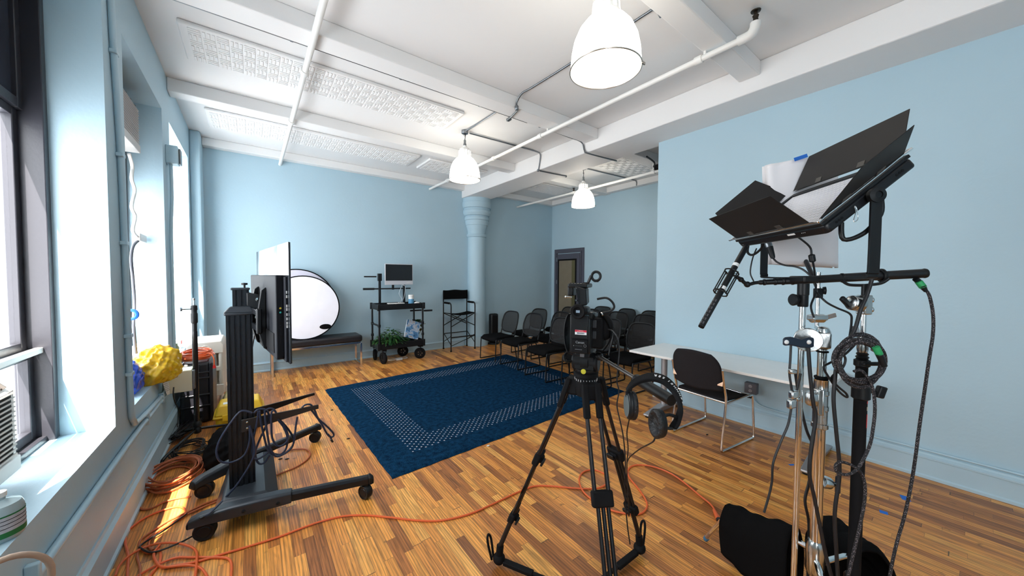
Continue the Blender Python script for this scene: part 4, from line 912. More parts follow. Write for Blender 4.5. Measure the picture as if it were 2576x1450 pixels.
# ================================================================ TELEVISION
T0, T1 = V((.182, 2.375, 0)), V((.049, 3.601, 0)); te = (T1-T0).normalized(); tn = V((-te.y, te.x, 0))
def TP(s, n, z): p = T0+te*s+tn*n; p.z = z; return p
def tbox(s0, s1, n0, n1, z0, z1): return MB().obox(TP((s0+s1)/2, (n0+n1)/2, (z0+z1)/2), te*(s1-s0)/2, tn*(n1-n0)/2, (0, 0, (z1-z0)/2))
LT = (T1-T0).length
t = thing('television', 'thin dark television seen edge-on from behind, on the wheeled stand', 'television', TP(LT/2, .03, 1.08))
tbox(0, LT, 0, .007, 1.083, 1.792).out('screen_panel', mat('glossy_panel_back', (.03, .034, .042), .06, coat=.5), t, bevel=.001)
tbox(.002, LT-.002, -.004, 0, 1.085, 1.790).out('display', BLKG, t)
tbox(.03, LT-.03, .007, .02, 1.09, 1.59).out('back_plate', TVBACK, t, bevel=.003)
tbox(.085, LT-.08, .02, .058, 1.10, 1.60).out('housing', TVBACK, t, bevel=.006)
m = MB()
for i in range(8): m.obox(TP(.083, .024+i*.0042, 1.35), te*.0015, tn*.0012, (0, 0, .23))
m.out('vent_ridges', TVBACK, t)
for z, c in ((1.405, (.6, .45, .05)), (1.38, (.03, .30, .28))): MB().lathe([(.004, 0), (.006, .002), (.003, .003)], TP(.083, .036, z), -te, 12).out('socket', mat('socket_%.2f' % z, c, .4), t)
for z in (1.345, 1.315, 1.29, 1.235): MB().obox(TP(.083, .036, z), te*.002, tn*.006, (0, 0, .009)).out('port', BLKM, t, bevel=.001)
m = MB()
for z in (1.50, 1.475, 1.42, 1.40, 1.37, 1.345, 1.32, 1.30): m.obox(TP(.029, .013, z), te*.001, tn*.003, (0, 0, .008))
m.out('light_slots', INK, t)
tbox(.15, LT-.15, .058, .062, 1.13, 1.25).out('lower_hatch', BLKM, t, bevel=.003)
# mount between pole and television
MR = LT*.46
t = thing('tilt_mount', 'black tilting bracket joining the television back to the stand pole', 'bracket', TP(MR, .1, 1.3))
for s in (MR-.15, MR+.15):
    pts = [TP(s, .06, 1.52), TP(s, .085, 1.50), TP(s, .105, 1.36), TP(s, .10, 1.22), TP(s, .075, 1.12), TP(s, .06, 1.11)]
    MB().prism(pts, te*.03).out('vertical_arm', BLK, t, bevel=.004)
for z in (1.36, 1.26): MB().obox(TP(MR, .112, z), te*.24, tn*.008, (0, 0, .018)).out('cross_rail', BLKMET, t, bevel=.003)
tbox(MR-.26, MR-.225, .095, .125, 1.23, 1.39).out('end_plate', BLK, t, bevel=.008)
tbox(MR+.225, MR+.26, .095, .125, 1.23, 1.39).out('end_plate', BLK, t, bevel=.008)
hc = V((PX+.01, PY+.03, zt+.10)); tc = TP(MR, .12, 1.31)
MB().prism([(PX+.04, PY-.03, zt+.15), (PX+.11, PY-.035, zt+.13), (PX+.125, PY-.035, zt+.06), (PX+.10, PY-.035, zt-.02), (PX+.085, PY-.035, zt-.04), (PX+.07, PY-.035, zt+.03), (PX+.04, PY-.03, zt+.06)], (0, .10, 0)).out('tilt_head', BLK, t, bevel=.006)
for p in ((PX+.10, PY-.04, zt+.10), (PX+.095, PY-.04, zt-.02)): MB().lathe([(.012, 0), (.012, .006), (.001, .008)], p, (0, -1, 0), 14).out('bolt', CHR, t)
MB().lathe([(.006, 0), (.006, .02), (.018, .022), (.018, .034), (.001, .036)], (PX+.03, PY+.02, zt+.178), n=16).out('knob', BLK, t)
# ---- navy cables hung on the bracket
t = thing('looped_cable', 'dark navy power cable hung in loops over the stand bracket', 'cable', (.2, 2.88, .5))
def Q(px, py, y=2.875): return Fy(px, py, y)
cr4 = lambda pts, y=2.875: [Q(560+a/6.04, 1000+b_/6.04, y) for a, b_ in pts]
m = MB()
m.tube(cr4([(480, 240), (530, 190), (620, 180), (690, 230), (700, 330), (640, 480), (560, 650), (500, 820), (510, 940), (560, 1010), (640, 990), (720, 880)]), .0065, 8)
m.tube(cr4([(545, 200), (520, 400), (470, 620), (455, 800), (480, 920), (560, 930), (690, 840)], 2.87), .0065, 8)
m.tube(cr4([(560, 210), (590, 420), (640, 640), (680, 780), (760, 870), (860, 880), (960, 790), (985, 620), (930, 460), (840, 340)], 2.868), .0065, 8)
m.tube(cr4([(640, 200), (650, 350), (680, 560), (720, 760), (800, 890), (900, 880), (1040, 780), (1090, 640), (1110, 460), (1135, 300)], 2.862), .0065, 8)
m.tube(cr4([(780, 200), (745, 230), (740, 420), (755, 620), (820, 730), (900, 735), (985, 660), (990, 560), (930, 430)], 2.858), .0065, 8)
m.tube(cr4([(665, 190), (720, 170), (790, 200), (860, 330), (960, 440), (1050, 570), (1080, 690), (1010, 800), (900, 870), (780, 860)], 2.90), .0065, 8)
m.tube(cr4([(1200, 160), (1260, 115), (1340, 115), (1400, 200), (1450, 320), (1560, 420), (1660, 520), (1690, 580), (1650, 605), (1590, 560), (1500, 400), (1400, 260), (1320, 160)], 2.89), .0065, 8)
m.tube(cr4([(1600, 560), (1640, 610), (1655, 650)], 2.885), .0065, 8)
m.out('cable', NAVY, t)
a, b_ = Q(560+1645/6.04, 1000+640/6.04), Q(560+1675/6.04, 1000+680/6.04); MB().bar(a, b_, .018, .014).out('plug', CORD, t, bevel=.003)
m = MB()
for s in (-1, 1): m.bar(b_+V((.005*s, 0, 0)), b_+(b_-a).normalized()*.012+V((.005*s, 0, 0)), .003, .002)
m.out('plug_pins', CHR, t)
t = thing('hanging_cable', 'dark navy cable curving around the stand pole down to the base rail', 'cable', (-.1, 2.85, .6))
m = MB()
m.tube([Q(*p, 2.86) for p in ((634, 1040), (615, 1034), (600, 1040), (575, 1072), (552, 1110), (545, 1140), (556, 1162), (585, 1163), (615, 1145), (628, 1110), (628, 1072))], .0065, 8)
m.tube([Q(*p, 2.84) for p in ((628, 1072), (640, 1120), (636, 1155), (600, 1215), (560, 1260), (530, 1290), (512, 1302))], .0065, 8); m.out('cable', NAVY, t)
a, b_ = Q(514, 1300, 2.70), Q(502, 1306, 2.69)
MB().tube([Q(560, 1260, 2.75), Q(530, 1290, 2.71), a], .006, 8).out('cable_end', NAVY, t); MB().bar(a, b_, .02, .012).out('plug', CORD, t, bevel=.003)
t = thing('thin_cable', 'thin dark cable hanging from the tilt bracket behind the pole', 'cable', (-.02, 3.3, 1))
MB().tube([Fy(*p, 3.25) for p in ((644, 825), (637, 860), (630, 900), (622, 935), (626, 1000), (615, 1080))], .005, 8).out('cable', CORD, t)
# ================================================================ CORDS ON THE FLOOR
def fl(pts, z=.008): return [Fz(a, b_, z) for a, b_ in pts]
tag(MB().tube(fl([(1806, 1300), (1790, 1272), (1760, 1247), (1711, 1207), (1675, 1186), (1635, 1173), (1597, 1171), (1580, 1183), (1584, 1203), (1609, 1234), (1628, 1268), (1616, 1291), (1586, 1294), (1540, 1285), (1502, 1266), (1468, 1238), (1457, 1207), (1468, 1188), (1495, 1183), (1525, 1196), (1527, 1215), (1506, 1228), (1461, 1230), (1392, 1224), (1343, 1224), (1294, 1243), (1237, 1270), (1180, 1294), (1110, 1310), (1050, 1310), (985, 1303), (920, 1297), (860, 1300), (800, 1315), (750, 1333), (700, 1352), (620, 1377), (555, 1396), (494, 1414), (440, 1424), (407, 1430)]), .0062, 8).out('extension_cord', ORANGE), 'long bright orange extension cord crossing the floor under the tripod', 'cord')
t = thing('cord_connector', 'orange and black socket end of the cord lying near the sandbag', 'connector', Fz(1806, 1303, 0))
a, b_ = Fz(1796, 1284, .014), Fz(1808, 1308, .014); MB().tube([a, (a+b_)/2, b_], [.009, .018], 12, 3).out('boot', ORANGE, t)
MB().cyl(b_, b_+(b_-a).normalized()*.02, .017, n=14).out('socket_face', CORD, t)
m = MB()
m.tube(fl([(579, 1475), (581, 1450), (582, 1419), (570, 1405), (530, 1403), (479, 1403), (443, 1404), (402, 1419), (351, 1447), (330, 1470)], .009), .0062, 8)
m.tube(fl([(290, 1450), (300, 1424), (325, 1399), (364, 1378), (402, 1368), (443, 1367), (479, 1376), (494, 1389), (495, 1412), (491, 1450), (488, 1480)], .017), .0062, 8)
m.tube(fl([(318, 1470), (320, 1450), (322, 1399), (315, 1366), (319, 1340), (338, 1322), (364, 1304), (402, 1287), (443, 1276), (463, 1280), (467, 1292), (453, 1307), (415, 1327), (377, 1350), (356, 1373), (359, 1386), (378, 1392), (398, 1384), (404, 1396), (400, 1420), (385, 1440), (360, 1470)], .008), .0062, 8)
m.tube(fl([(402, 1372), (388, 1391), (390, 1408), (407, 1427), (453, 1424), (480, 1423), (505, 1430), (520, 1450), (525, 1475)], .014), .0062, 8)
tag(m.out('cord_tangle', ORANGE), 'loose tangle of orange cord loops at the lower left floor edge', 'cord')
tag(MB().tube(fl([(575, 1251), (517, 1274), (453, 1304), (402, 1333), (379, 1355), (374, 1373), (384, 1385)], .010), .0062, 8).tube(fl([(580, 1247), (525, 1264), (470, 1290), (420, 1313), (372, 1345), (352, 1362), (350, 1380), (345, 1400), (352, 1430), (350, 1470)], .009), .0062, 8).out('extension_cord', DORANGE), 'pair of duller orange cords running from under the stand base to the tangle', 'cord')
tag(MB().tube(fl([(494, 1344), (453, 1366), (402, 1386), (376, 1390), (356, 1381), (352, 1375), (372, 1360), (420, 1330), (470, 1293)], .020), .005, 8).out('floor_cable', CORD), 'thin black cable crossing the orange tangle by the near caster', 'cable')
m = MB(); random.seed(5)
for k_ in range(11):
    cx_, cy_ = Fz(432+random.uniform(-6, 6), 1203+random.uniform(-3, 3), 0)[:2]; R = .125+.05*random.random(); z = .008+k_*.0065; ph = random.uniform(0, 6)
    m.tube([(cx_+R*math.cos(a)*(1+.12*math.cos(2*a+ph)), cy_+R*1.35*math.sin(a)*(1+.1*math.sin(3*a+ph)), z+.006*math.sin(a*2+ph)) for a in [i*math.pi/8 for i in range(16)]], .006, 7, 2, closed=True)
m.tube(fl([(372, 1215), (360, 1240), (352, 1278), (380, 1280), (412, 1264), (445, 1255), (480, 1250)], .008), .006, 8)
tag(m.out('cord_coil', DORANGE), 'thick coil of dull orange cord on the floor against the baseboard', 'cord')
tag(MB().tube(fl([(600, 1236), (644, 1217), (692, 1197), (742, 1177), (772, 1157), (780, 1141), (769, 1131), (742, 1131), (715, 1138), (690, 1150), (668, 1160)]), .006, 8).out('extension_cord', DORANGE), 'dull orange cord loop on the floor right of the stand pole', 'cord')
tag(MB().tube(fl([(664, 1158), (685, 1148), (660, 1168), (634, 1184)], .006), .004, 6).out('floor_cable', CORD), 'short dark cable on the floor just beside the stand pole', 'cable')
# black cable pile
m = MB(); random.seed(12)
for k_ in range(9):
    cx_, cy_ = Fz(478, 1142, 0)[:2]; R = .08+.05*random.random(); ph = random.uniform(0, 6)
    m.tube([(cx_+R*1.1*math.cos(a)+.015*math.sin(3*a+ph), cy_+R*1.7*math.sin(a)+.02*math.cos(2*a+ph), .008+.005*k_+.015*(1+math.sin(2*a+ph))) for a in [i*math.pi/7 for i in range(14)]], .0045, 6, 3, closed=True)
for k_ in range(7):
    cx_, cy_ = Fz(474, 1085, 0)[:2]; ph = random.uniform(0, 6)
    m.tube([(cx_+(.07+.05*random.random())*math.cos(a+ph)+.0*k_, cy_+(.22+.12*random.random())*math.sin(a*1.3+ph), .02+.05*random.random()) for a in [i*1.1 for i in range(9)]], .0045, 6, 5)
m.tube([Fx(*p, -.58) for p in ((437, 975), (436, 995), (441, 1015), (448, 1028), (449, 1050), (446, 1075))], .005, 8)
tag(m.out('cable_pile', CORD), 'messy pile of thin black cables on the floor by the left stand', 'cable')
# orange coil on the black case
m = MB(); random.seed(21)
for k_ in range(13):
    R = .11+.035*random.random(); ph = random.uniform(0, 6); tl = random.uniform(-.02, .02)
    m.tube([(-.50+R*1.0*math.cos(a)+tl, 5.13+R*1.25*math.sin(a), .672+.006*k_+.012*(1+math.sin(a+ph))) for a in [i*math.pi/8 for i in range(16)]], .0055, 7, 2, closed=True)
m.tube([(-.40, 5.02, .74), (-.36, 4.97, .74), (-.335, 4.945, .69), (-.332, 4.94, .62)], .0055, 8)
t = thing('cord_coil', 'bright orange extension cord coiled on top of the black hard case', 'cord', (-.50, 5.13, .67)); m.out('cord', ORANGE, t)
MB().tube([(-.332, 4.94, .62), (-.331, 4.94, .585)], [.010, .015], 10, 1).out('plug', REDM, t)
# black soft bag
crumple('soft_bag', FAB, Fz(572, 1135, .085), (.13, .22, .17), 31, 'black soft bag slumped on the floor behind the stand base', 'bag')
# ================================================================ LEFT LIGHT STAND
LS = V((-.44, 4.50, 0)); dls = LS.dot(FWD)
t = thing('light_stand', 'empty black light stand with a bare spigot by the windows', 'stand', LS)
zz = lambda py: P(492, py, dls).z
MB().cyl(LS+V((0, 0, .12)), LS+V((0, 0, zz(835))), .021, n=20).out('lower_tube', BLKG, t)
m = MB().cyl(LS+V((0, 0, zz(840))), LS+V((0, 0, zz(800))), .019, n=20); m.out('upper_tube', BLKMET, t)
m = MB().lathe([(.020, zz(815)), (.026, zz(812)), (.026, zz(790)), (.022, zz(788)), (.022, zz(782)), (.026, zz(780)), (.024, zz(770)), (.010, zz(768))], LS, n=24); m.out('top_collar', BLK, t)
MB().lathe([(.010, zz(770)), (.010, zz(760)), (.007, zz(757)), (.010, zz(754)), (.010, zz(751)), (.001, zz(750))], LS, n=16).out('spigot', CHR, t)
a = LS+V((-.02, -.02, zz(778))); b_ = a+V((-.065, -.03, .004)); m = MB().cyl(a, b_, .006, n=10); m.obox(b_, (.008, .003, 0), (-.003, .02, .006), (0, 0, .012)); m.out('wing_knob', STEEL, t, bevel=.003)
MB().lathe([(.022, .12), (.034, .13), (.034, .16), (.022, .18)], LS, n=20).lathe([(.022, .06), (.032, .07), (.032, .10), (.022, .12)], LS, n=20).out('leg_collar', BLKMET, t)
for a in (-112, 5, 128):
    u = V((math.cos(math.radians(a)), math.sin(math.radians(a)), 0)); L = .48 if a != 128 else .20
    MB().tube([LS+u*.03+V((0, 0, .10)), LS+u*L*.9+V((0, 0, .05)), LS+u*L+V((0, 0, .012))], .013, 10, 3).out('leg', BLKG, t)
# ================================================================ TRIPOD
TC = V((1.294, 1.121, 0)); feet = [V((1.07, 1.53, 0)), V((1.76, 1.11, 0)), V((1.05, .72, 0))]
t = thing('tripod', 'black twin-tube video tripod with floor spreader holding the video camera', 'tripod', TC)
ZS = 1.085
m = MB().lathe([(.045, ZS-.06), (.05, ZS-.05), (.055, ZS-.01), (.052, ZS+.03), (.058, ZS+.035), (.058, ZS+.05), (.050, ZS+.055), (.001, ZS+.055)], TC, n=40); m.out('bowl', BLKM, t)
m = MB(); 
for i in range(24):
    a = i*math.pi/12; u = V((math.cos(a), math.sin(a), 0)); m.obox(TC+u*.0535+V((0, 0, ZS+.02)), u*.001, V((-u.y, u.x, 0))*.001, (0, 0, .005))
m.out('scale_marks', INK, t)
for i, f in enumerate(feet):
    u = (f-TC).normalized(); q = V((-u.y, u.x, 0)); top = TC+u*.075+V((0, 0, ZS-.01)); bot = f+V((0, 0, .10)); ax = (bot-top)
    at_ = lambda s, o=0: top+ax*s+q*o
    MB().obox(TC+u*.06+V((0, 0, ZS-.02)), u*.03, q*.036, (0, 0, .04)).out('shoulder', BLKM, t, bevel=.012)
    leg = MB(); w_ = .030
    for s in (-1, 1): leg.cyl(at_(0, s*w_), at_(.44, s*w_), .0095, n=14)
    leg = leg.out('leg', mat('carbon_tube', (.022, .018, .018), .3, metal=.4), t)
    m = MB()
    for s in (-1, 1): m.bar(at_(0, s*w_)+V((0, 0, .03)), at_(.12, s*w_), .030, .026)
    m.out('leg_sleeve', BLKM, leg, bevel=.006)
    def clamp(s, h, w, nm='clamp'):
        d = ax.normalized(); o_ = d.cross(q).normalized(); MB().obox(at_(s), d*h, q*w, o_*.017).obox(at_(s)-o_*.02, d*h*.5, q*w*.5, o_*.008).out(nm, BLKM, leg, bevel=.008)
        MB().obox(at_(s+.005)-o_*.032+q*w*.3, d*h*.45, q*.022, o_*.006).out('clamp_lever', BLK, leg, bevel=.004)
    clamp(.42, .032, .046)
    m = MB()
    for s in (-1, 0, 1): m.cyl(at_(.42, s*.022), at_(.80, s*.022), .0085, n=14)
    m.out('middle_tube', BLKMET, leg)
    clamp(.78, .026, .040)
    MB().cyl(at_(.70), at_(1.0), .013, n=16).out('lower_tube', BLKMET, leg)
    if i == 0: MB().obox(at_(.60), ax.normalized()*.022, q*.036, (.016, 0, .004)).out('cable_clip', BLKM, leg, bevel=.004)
    g = MB().ball(f+V((0, 0, .045)), .034, 8, (1, 1, .9)); g.cyl(f+V((0, 0, .05)), bot+ax.normalized()*-.02, .020, n=14); g.out('foot', BLKM, leg)
    o1 = f+u*.035+V((0, 0, .04)); MB().tube([o1, o1+u*.015+V((0, 0, .10)), o1+u*.025+q*.015+V((0, 0, .13)), o1+u*.02+q*.03+V((0, 0, .10)), o1+q*.02], .0065, 8, 4).out('foot_strap', BLKM, leg)
    m = MB().bar(f-u*.03+V((0, 0, .035)), f-u*.20+V((0, 0, .03)), .034, .022); m.bar(f-u*.18+V((0, 0, .03)), TC+u*.03+V((0, 0, .03)), .022, .014); m.out('spreader_arm', BLKM, t, bevel=.004)
MB().lathe([(.04, .015), (.04, .045), (.02, .05)], TC, n=24).out('spreader_hub', BLKM, t)
m = MB(); pl = TC+V((-.6, -.8, 0)).normalized()*.066; textmb(m, 'HT 528', .014, (pl.x, pl.y, ZS-.035), (.8, -.6, 0), (0, 0, 1)); m.out('model_text', INK, t)
# head
t = thing('fluid_head', 'black fluid head between tripod bowl and video camera with a long pan handle', 'tripod head', TC+V((0, 0, ZS+.05)))
fa = math.radians(62); CF = V((math.sin(fa), math.cos(fa), 0)); CR = V((CF.y, -CF.x, 0)); Z = V((0, 0, 1))
def CP(r, f_, z): return TC+CR*r+CF*f_+Z*z
hz = ZS+.055
m = MB().lathe([(.046, 0), (.05, .006), (.05, .016), (.044, .020), (.044, .03), (.001, .03)], CP(0, 0, hz), n=36); m.out('pan_base', BLK, t)
MB().lathe([(.001, 0), (.012, .001), (.012, .006), (.001, .007)], CP(.0, -.047, hz+.012), -CF, 16).out('bubble_level', mat('yellow_bubble', (.55, .50, .05), .2), t)
m = MB().lathe([(.001, -.062), (.040, -.062), (.046, -.055), (.046, -.02), (.050, -.018), (.050, .018), (.046, .02), (.046, .055), (.040, .062), (.001, .062)], CP(0, 0, hz+.050), CR, 36); m.obox(CP(0, 0, hz+.05), CR*.045, CF*.045, Z*.03); m.out('tilt_drum', BLK, t)
MB().obox(CP(0, -.0, hz+.097), CR*.034, CF*.075, Z*.010).out('sliding_plate', BLKMET, t, bevel=.003)
MB().obox(CP(0, -.078, hz+.095), CR*.010, CF*.004, Z*.008).out('plate_button', mat('grey_button', (.12, .12, .13), .5), t, bevel=.001)
m = MB().tube([CP(-.06, -.02, hz+.085), CP(-.085, -.03, hz+.09), CP(-.095, -.05, hz+.075), CP(-.085, -.06, hz+.055), CP(-.065, -.04, hz+.05)], .006, 8); m.out('plate_lever', BLK, t)
h0, h1 = CP(.065, -.02, hz+.085), P(1690, 1008, 1.16)
hd = (h1-h0); MB().cyl(h0, h0+hd*.68, .0085, n=16).out('handle_tube', mat('grey_tube', (.20, .18, .17), .25, metal=.8), t)
MB().tube([h0+hd*.60, h0+hd*.63, h0+hd*.98, h1], .0195, 20, 1).out('handle_grip', BLK, t)
MB().ball(h0, .02, 8).out('handle_joint', BLK, t)
# ================================================================ VIDEO CAMERA
cz = hz+.100
t = thing('video_camera', 'black video camera seen from behind with flip monitor on top', 'camera', CP(0, 0, cz))
MB().obox(CP(0, -.045, cz+.10), CR*.048, CF*.085, Z*.088).out('body', BLK, t, bevel=.008)
m = MB()
def sidef(i, j): a = math.pi*(.12+.76*i); return CP(-.045-.030*math.sin(a), -.125+.17*j, cz+.10-.095*math.cos(a))
m.grid(sidef, 14, 8); m.out('side_panel', BLK, t, solid=.004)
MB().obox(CP(0, -.135, cz+.135), CR*.040, CF*.008, Z*.052).out('battery_plate', BLK, t, bevel=.003)
MB().obox(CP(0.002, -.135, cz+.048), CR*.036, CF*.006, Z*.030).out('rear_panel', BLKM, t, bevel=.002)
m = MB(); textmb(m, 'Canon', .015, CP(.004, -.142, cz+.066), CR, Z)
for i in range(6): m.obox(CP(-.014+i*.005, -.1415, cz+.05), CR*.0006, CF*.0003, Z*.0006)
m.obox(CP(-.024, -.1415, cz+.05), CR*.0015, CF*.0003, Z*.0015); m.obox(CP(-.002, -.1415, cz+.034), CR*.016, CF*.0003, Z*.0005); m.torus(CP(.027, -.142, cz+.052), CF, .0055, .0004, 24, 4)
m.out('rear_lettering', mat('grey_print', (.32, .34, .36), .5), t)
st = MB().obox(CP(.008, -.1445, cz+.112), CR*.026, CF*.0006, Z*.0105).out('asset_sticker', INK, t, bevel=.0004)
MB().obox(CP(.008, -.1453, cz+.1178), CR*.026, CF*.0003, Z*.0045).out('sticker_band', mat('sticker_red', (.55, .02, .05), .5), st)
m = MB(); textmb(m, 'Property of', .0038, CP(.008, -.1458, cz+.1200), CR, Z, .0001); textmb(m, 'Brownstone Studios', .0038, CP(.008, -.1458, cz+.1160), CR, Z, .0001); m.out('sticker_text', INK, st)
m = MB(); random.seed(2); x_ = -.017
while x_ < .017:
    w_ = random.choice((.0004, .0007, .0010)); m.obox(CP(.008+x_, -.1453, cz+.1082), CR*w_/2, CF*.0002, Z*.0032); x_ += w_+random.choice((.0005, .0008))
m.out('barcode', mat('barcode_ink', (.03, .08, .13), .5), st)
m = MB(); textmb(m, 'MENU  CANCEL', .006, CP(.020, -.131, cz+.186), CR, Z); m.out('button_lettering', mat('pale_blue_print', (.35, .55, .65), .5), t)
MB().obox(CP(.02, -.10, cz+.186), CR*.035, CF*.03, Z*.014).out('button_panel', BLK, t, bevel=.003)
m = MB()
for i in range(7): m.obox(CP(-.0735, -.09, cz+.085+i*.006), CR*.002, CF*.015, Z*.001)
m.out('vent', BLKM, t)
m = MB()
for i in range(12): a = math.pi*(.2+.055*i); m.obox(CP(-.048-.031*math.sin(a), -.10+.012*(i % 3), cz+.10-.098*math.cos(a)), CR*.0015, CF*.0025, Z*.002)
m.out('side_buttons', STEEL, t)
# viewfinder
m = MB().obox(CP(-.004, -.11, cz+.208), CR*.040, CF*.04, Z*.017); m.out('viewfinder', BLK, t, bevel=.012)
MB().lathe([(.030, 0), (.034, .012), (.030, .022), (.020, .020), (.018, .010), (.001, .010)], CP(-.002, -.148, cz+.206), -CF, 32).out('eyecup', BLKM, t)
MB().obox(CP(-.002, -.160, cz+.206), CR*.009, CF*.001, Z*.006).out('eyepiece_lens', mat('lens_glint', (.25, .32, .4), .1), t, bevel=.001)
# monitor, tilted on the top handle
mr = (CR*.97-CF*.25).normalized(); mu = V((0, 0, 1)); mf = mr.cross(mu)
mc = CP(-.004, -.09, cz+.268)
MB().add([mc-CR*.026-CF*.02+Z*.048, mc+CR*.024-CF*.02+Z*.036, mc+CR*.030-CF*.02-Z*.038, mc-CR*.004-CF*.02-Z*.044, mc-CR*.028+CF*.05+Z*.048, mc+CR*.022+CF*.05+Z*.040, mc+CR*.026+CF*.05-Z*.030, mc-CR*.026+CF*.05-Z*.030], [(0, 1, 2, 3), (4, 7, 6, 5), (0, 4, 5, 1), (1, 5, 6, 2), (2, 6, 7, 3), (3, 7, 4, 0)]).out('monitor', BLK, t, bevel=.006)
MB().add([mc-CR*.0215-CF*.0206+Z*.036, mc-CR*.004-CF*.0206+Z*.032, mc-CR*.000-CF*.0206-Z*.030, mc-CR*.008-CF*.0206-Z*.034], [(0, 1, 2, 3)]).out('monitor_screen', BLKG, t)
m = MB().obox(CP(-.025, -.03, cz+.318), CR*.045, CF*.06, Z*.010).obox(CP(-.060, -.05, cz+.295), CR*.014, CF*.03, Z*.026); m.out('top_handle', BLK, t, bevel=.006)
m = MB()
for i in range(6): m.ball(CP(-.06+.014*i, -.075, cz+.328), .004, 6)
m.out('handle_buttons', BLK, t)
m = MB().cyl(CP(-.078, -.09, cz+.265), CP(-.05, -.09, cz+.265), .004, n=10).ball(CP(-.078, -.09, cz+.265), .006, 8); m.out('hinge_knob', CHR, t)
MB().bar(CP(.012, -.04, cz+.325), CP(.030, -.045, cz+.365), .014, .010).obox(CP(.005, -.04, cz+.328), CR*.012, CF*.012, Z*.006).out('mic_arm', BLK, t, bevel=.002)
MB().torus(CP(.052, -.045, cz+.362), (CF+CR*.2), .021, .0065, 28, 8).obox(CP(.053, -.045, cz+.337), CR*.010, CF*.004, Z*.002).out('mic_ring', BLK, t)
# right hand grip
MB().ball(CP(.085, -.02, cz+.125), .05, 12, (.75, 1.0, 1.25)).obox(CP(.062, -.03, cz+.10), CR*.03, CF*.05, Z*.07).out('hand_grip', BLKM, t, bevel=.01)
MB().grid(lambda i, j: CP(.075+.05*math.sin(math.pi*i), -.04+.05*(j-.5), cz+.20-.20*i), 14, 4).out('grip_strap', FAB, t, solid=.004)
m = MB()
for z in (.145, .095): m.obox(CP(.056, -.085, cz+z), CR*.009, CF*.003, Z*.018)
m.out('card_doors', mat('door_dark', (.03, .033, .038), .4), t, bevel=.004)
m = MB().lathe([(.001, 0), (.04, 0), (.046, .01), (.046, .06), (.042, .062), (.042, .12), (.036, .125), (.001, .11)], CP(-.005, .04, cz+.10), CF, 36); m.out('lens', BLK, t)
# cable arc from monitor to body
m = MB(); textmb(m, 'Libec', .016, CP(-.0625, -.020, hz+.052), -CF, Z-CF*.0, .0003, .0003); m.out('maker_lettering', INK, bpy.data.objects['fluid_head'])
t = thing('monitor_cable', 'thick black cable arching from the monitor to the camera body', 'cable', CP(.05, -.1, cz+.25))
MB().tube([Fy(1502, 753, 1.05), P(1525, 750, 1.60), P(1540, 760, 1.60), P(1545, 773, 1.60), P(1538, 782, 1.58), P(1527, 787, 1.57)], .0052, 10).out('cable', CORD, t)
a, b_ = P(1530, 786, 1.57), P(1514, 791, 1.56); MB().tube([a, b_], [.006, .010], 12, 1).out('connector', BLK, t); MB().cyl(b_, b_+(b_-a).normalized()*.006, .010, n=12).out('connector_ring', CHR, t)
bpy.data.objects.get('cable')
t = thing('headphone_cable', 'thin black cable hanging from the camera past the tripod legs', 'cable', P(1545, 1000, 1.45))
MB().tube([P(1530, 829, 1.55), P(1541, 833, 1.52), P(1553, 850, 1.50), P(1558, 880, 1.5), P(1555, 920, 1.5), P(1552, 960, 1.5), P(1557, 985, 1.5), P(1552, 1020, 1.5), P(1560, 1060, 1.5), P(1568, 1100, 1.5), P(1573, 1160, 1.5), P(1572, 1240, 1.5), P(1578, 1320, 1.5), P(1585, 1370, 1.5)], .0028, 8).out('cable', CORD, t)
# ================================================================ HEADPHONES
t = thing('headphones', 'large black over-ear headphones hanging on the tripod pan handle', 'headphones', P(1640, 1000, 1.15))
band = [P(1578, 985, 1.19), P(1590, 968, 1.185), P(1612, 955, 1.18), P(1640, 949, 1.16), P(1668, 956, 1.14), P(1690, 974, 1.12), P(1706, 1000, 1.10), P(1711, 1030, 1.08), P(1704, 1058, 1.07), P(1692, 1078, 1.06)]
pts = cat_rom(band, 6); m = MB(); vs = []
wd = V((.857, .515, .38)).normalized()
for i, p in enumerate(pts):
    s = i/(len(pts)-1); tg = (pts[min(i+1, len(pts)-1)]-pts[max(i-1, 0)]).normalized(); nn_ = tg.cross(wd).normalized(); ww = wd-tg*wd.dot(tg); ww.normalize(); hw = .013+.005*math.sin(math.pi*s); ht = .0055+.002*math.sin(math.pi*s)
    vs += [p-ww*hw-nn_*ht, p+ww*hw-nn_*ht, p+ww*hw+nn_*ht, p-ww*hw+nn_*ht]
n_ = len(pts); fs = [(0, 1, 2, 3), tuple(range(4*n_-4, 4*n_))]+[(i*4+j, i*4+(j+1) % 4, (i+1)*4+(j+1) % 4, (i+1)*4+j) for i in range(n_-1) for j in range(4)]
m.add(vs, fs); m.out('headband', BLKM, t, bevel=.003, smooth=50)
m = MB(); word = 'SENNHEISER'
for i, ch in enumerate(word):
    k_ = int((.74-.040*i)*(n_-1)); p = pts[k_]; tg = (pts[k_+1]-pts[k_-1]).normalized(); ww = wd-tg*wd.dot(tg); ww.normalize(); nn_ = tg.cross(wd).normalized()
    if nn_.z < 0: nn_ = -nn_
    # lettering on the outer face, upside down as the band hangs
    textmb(m, ch, .014, p+nn_*.0085+ww*0, -tg, (-tg).cross(nn_)*-1 if ((-tg).cross(nn_)).dot(ww) > 0 else (-tg).cross(nn_), .0003, .0003)
m.out('band_lettering', INK, t)
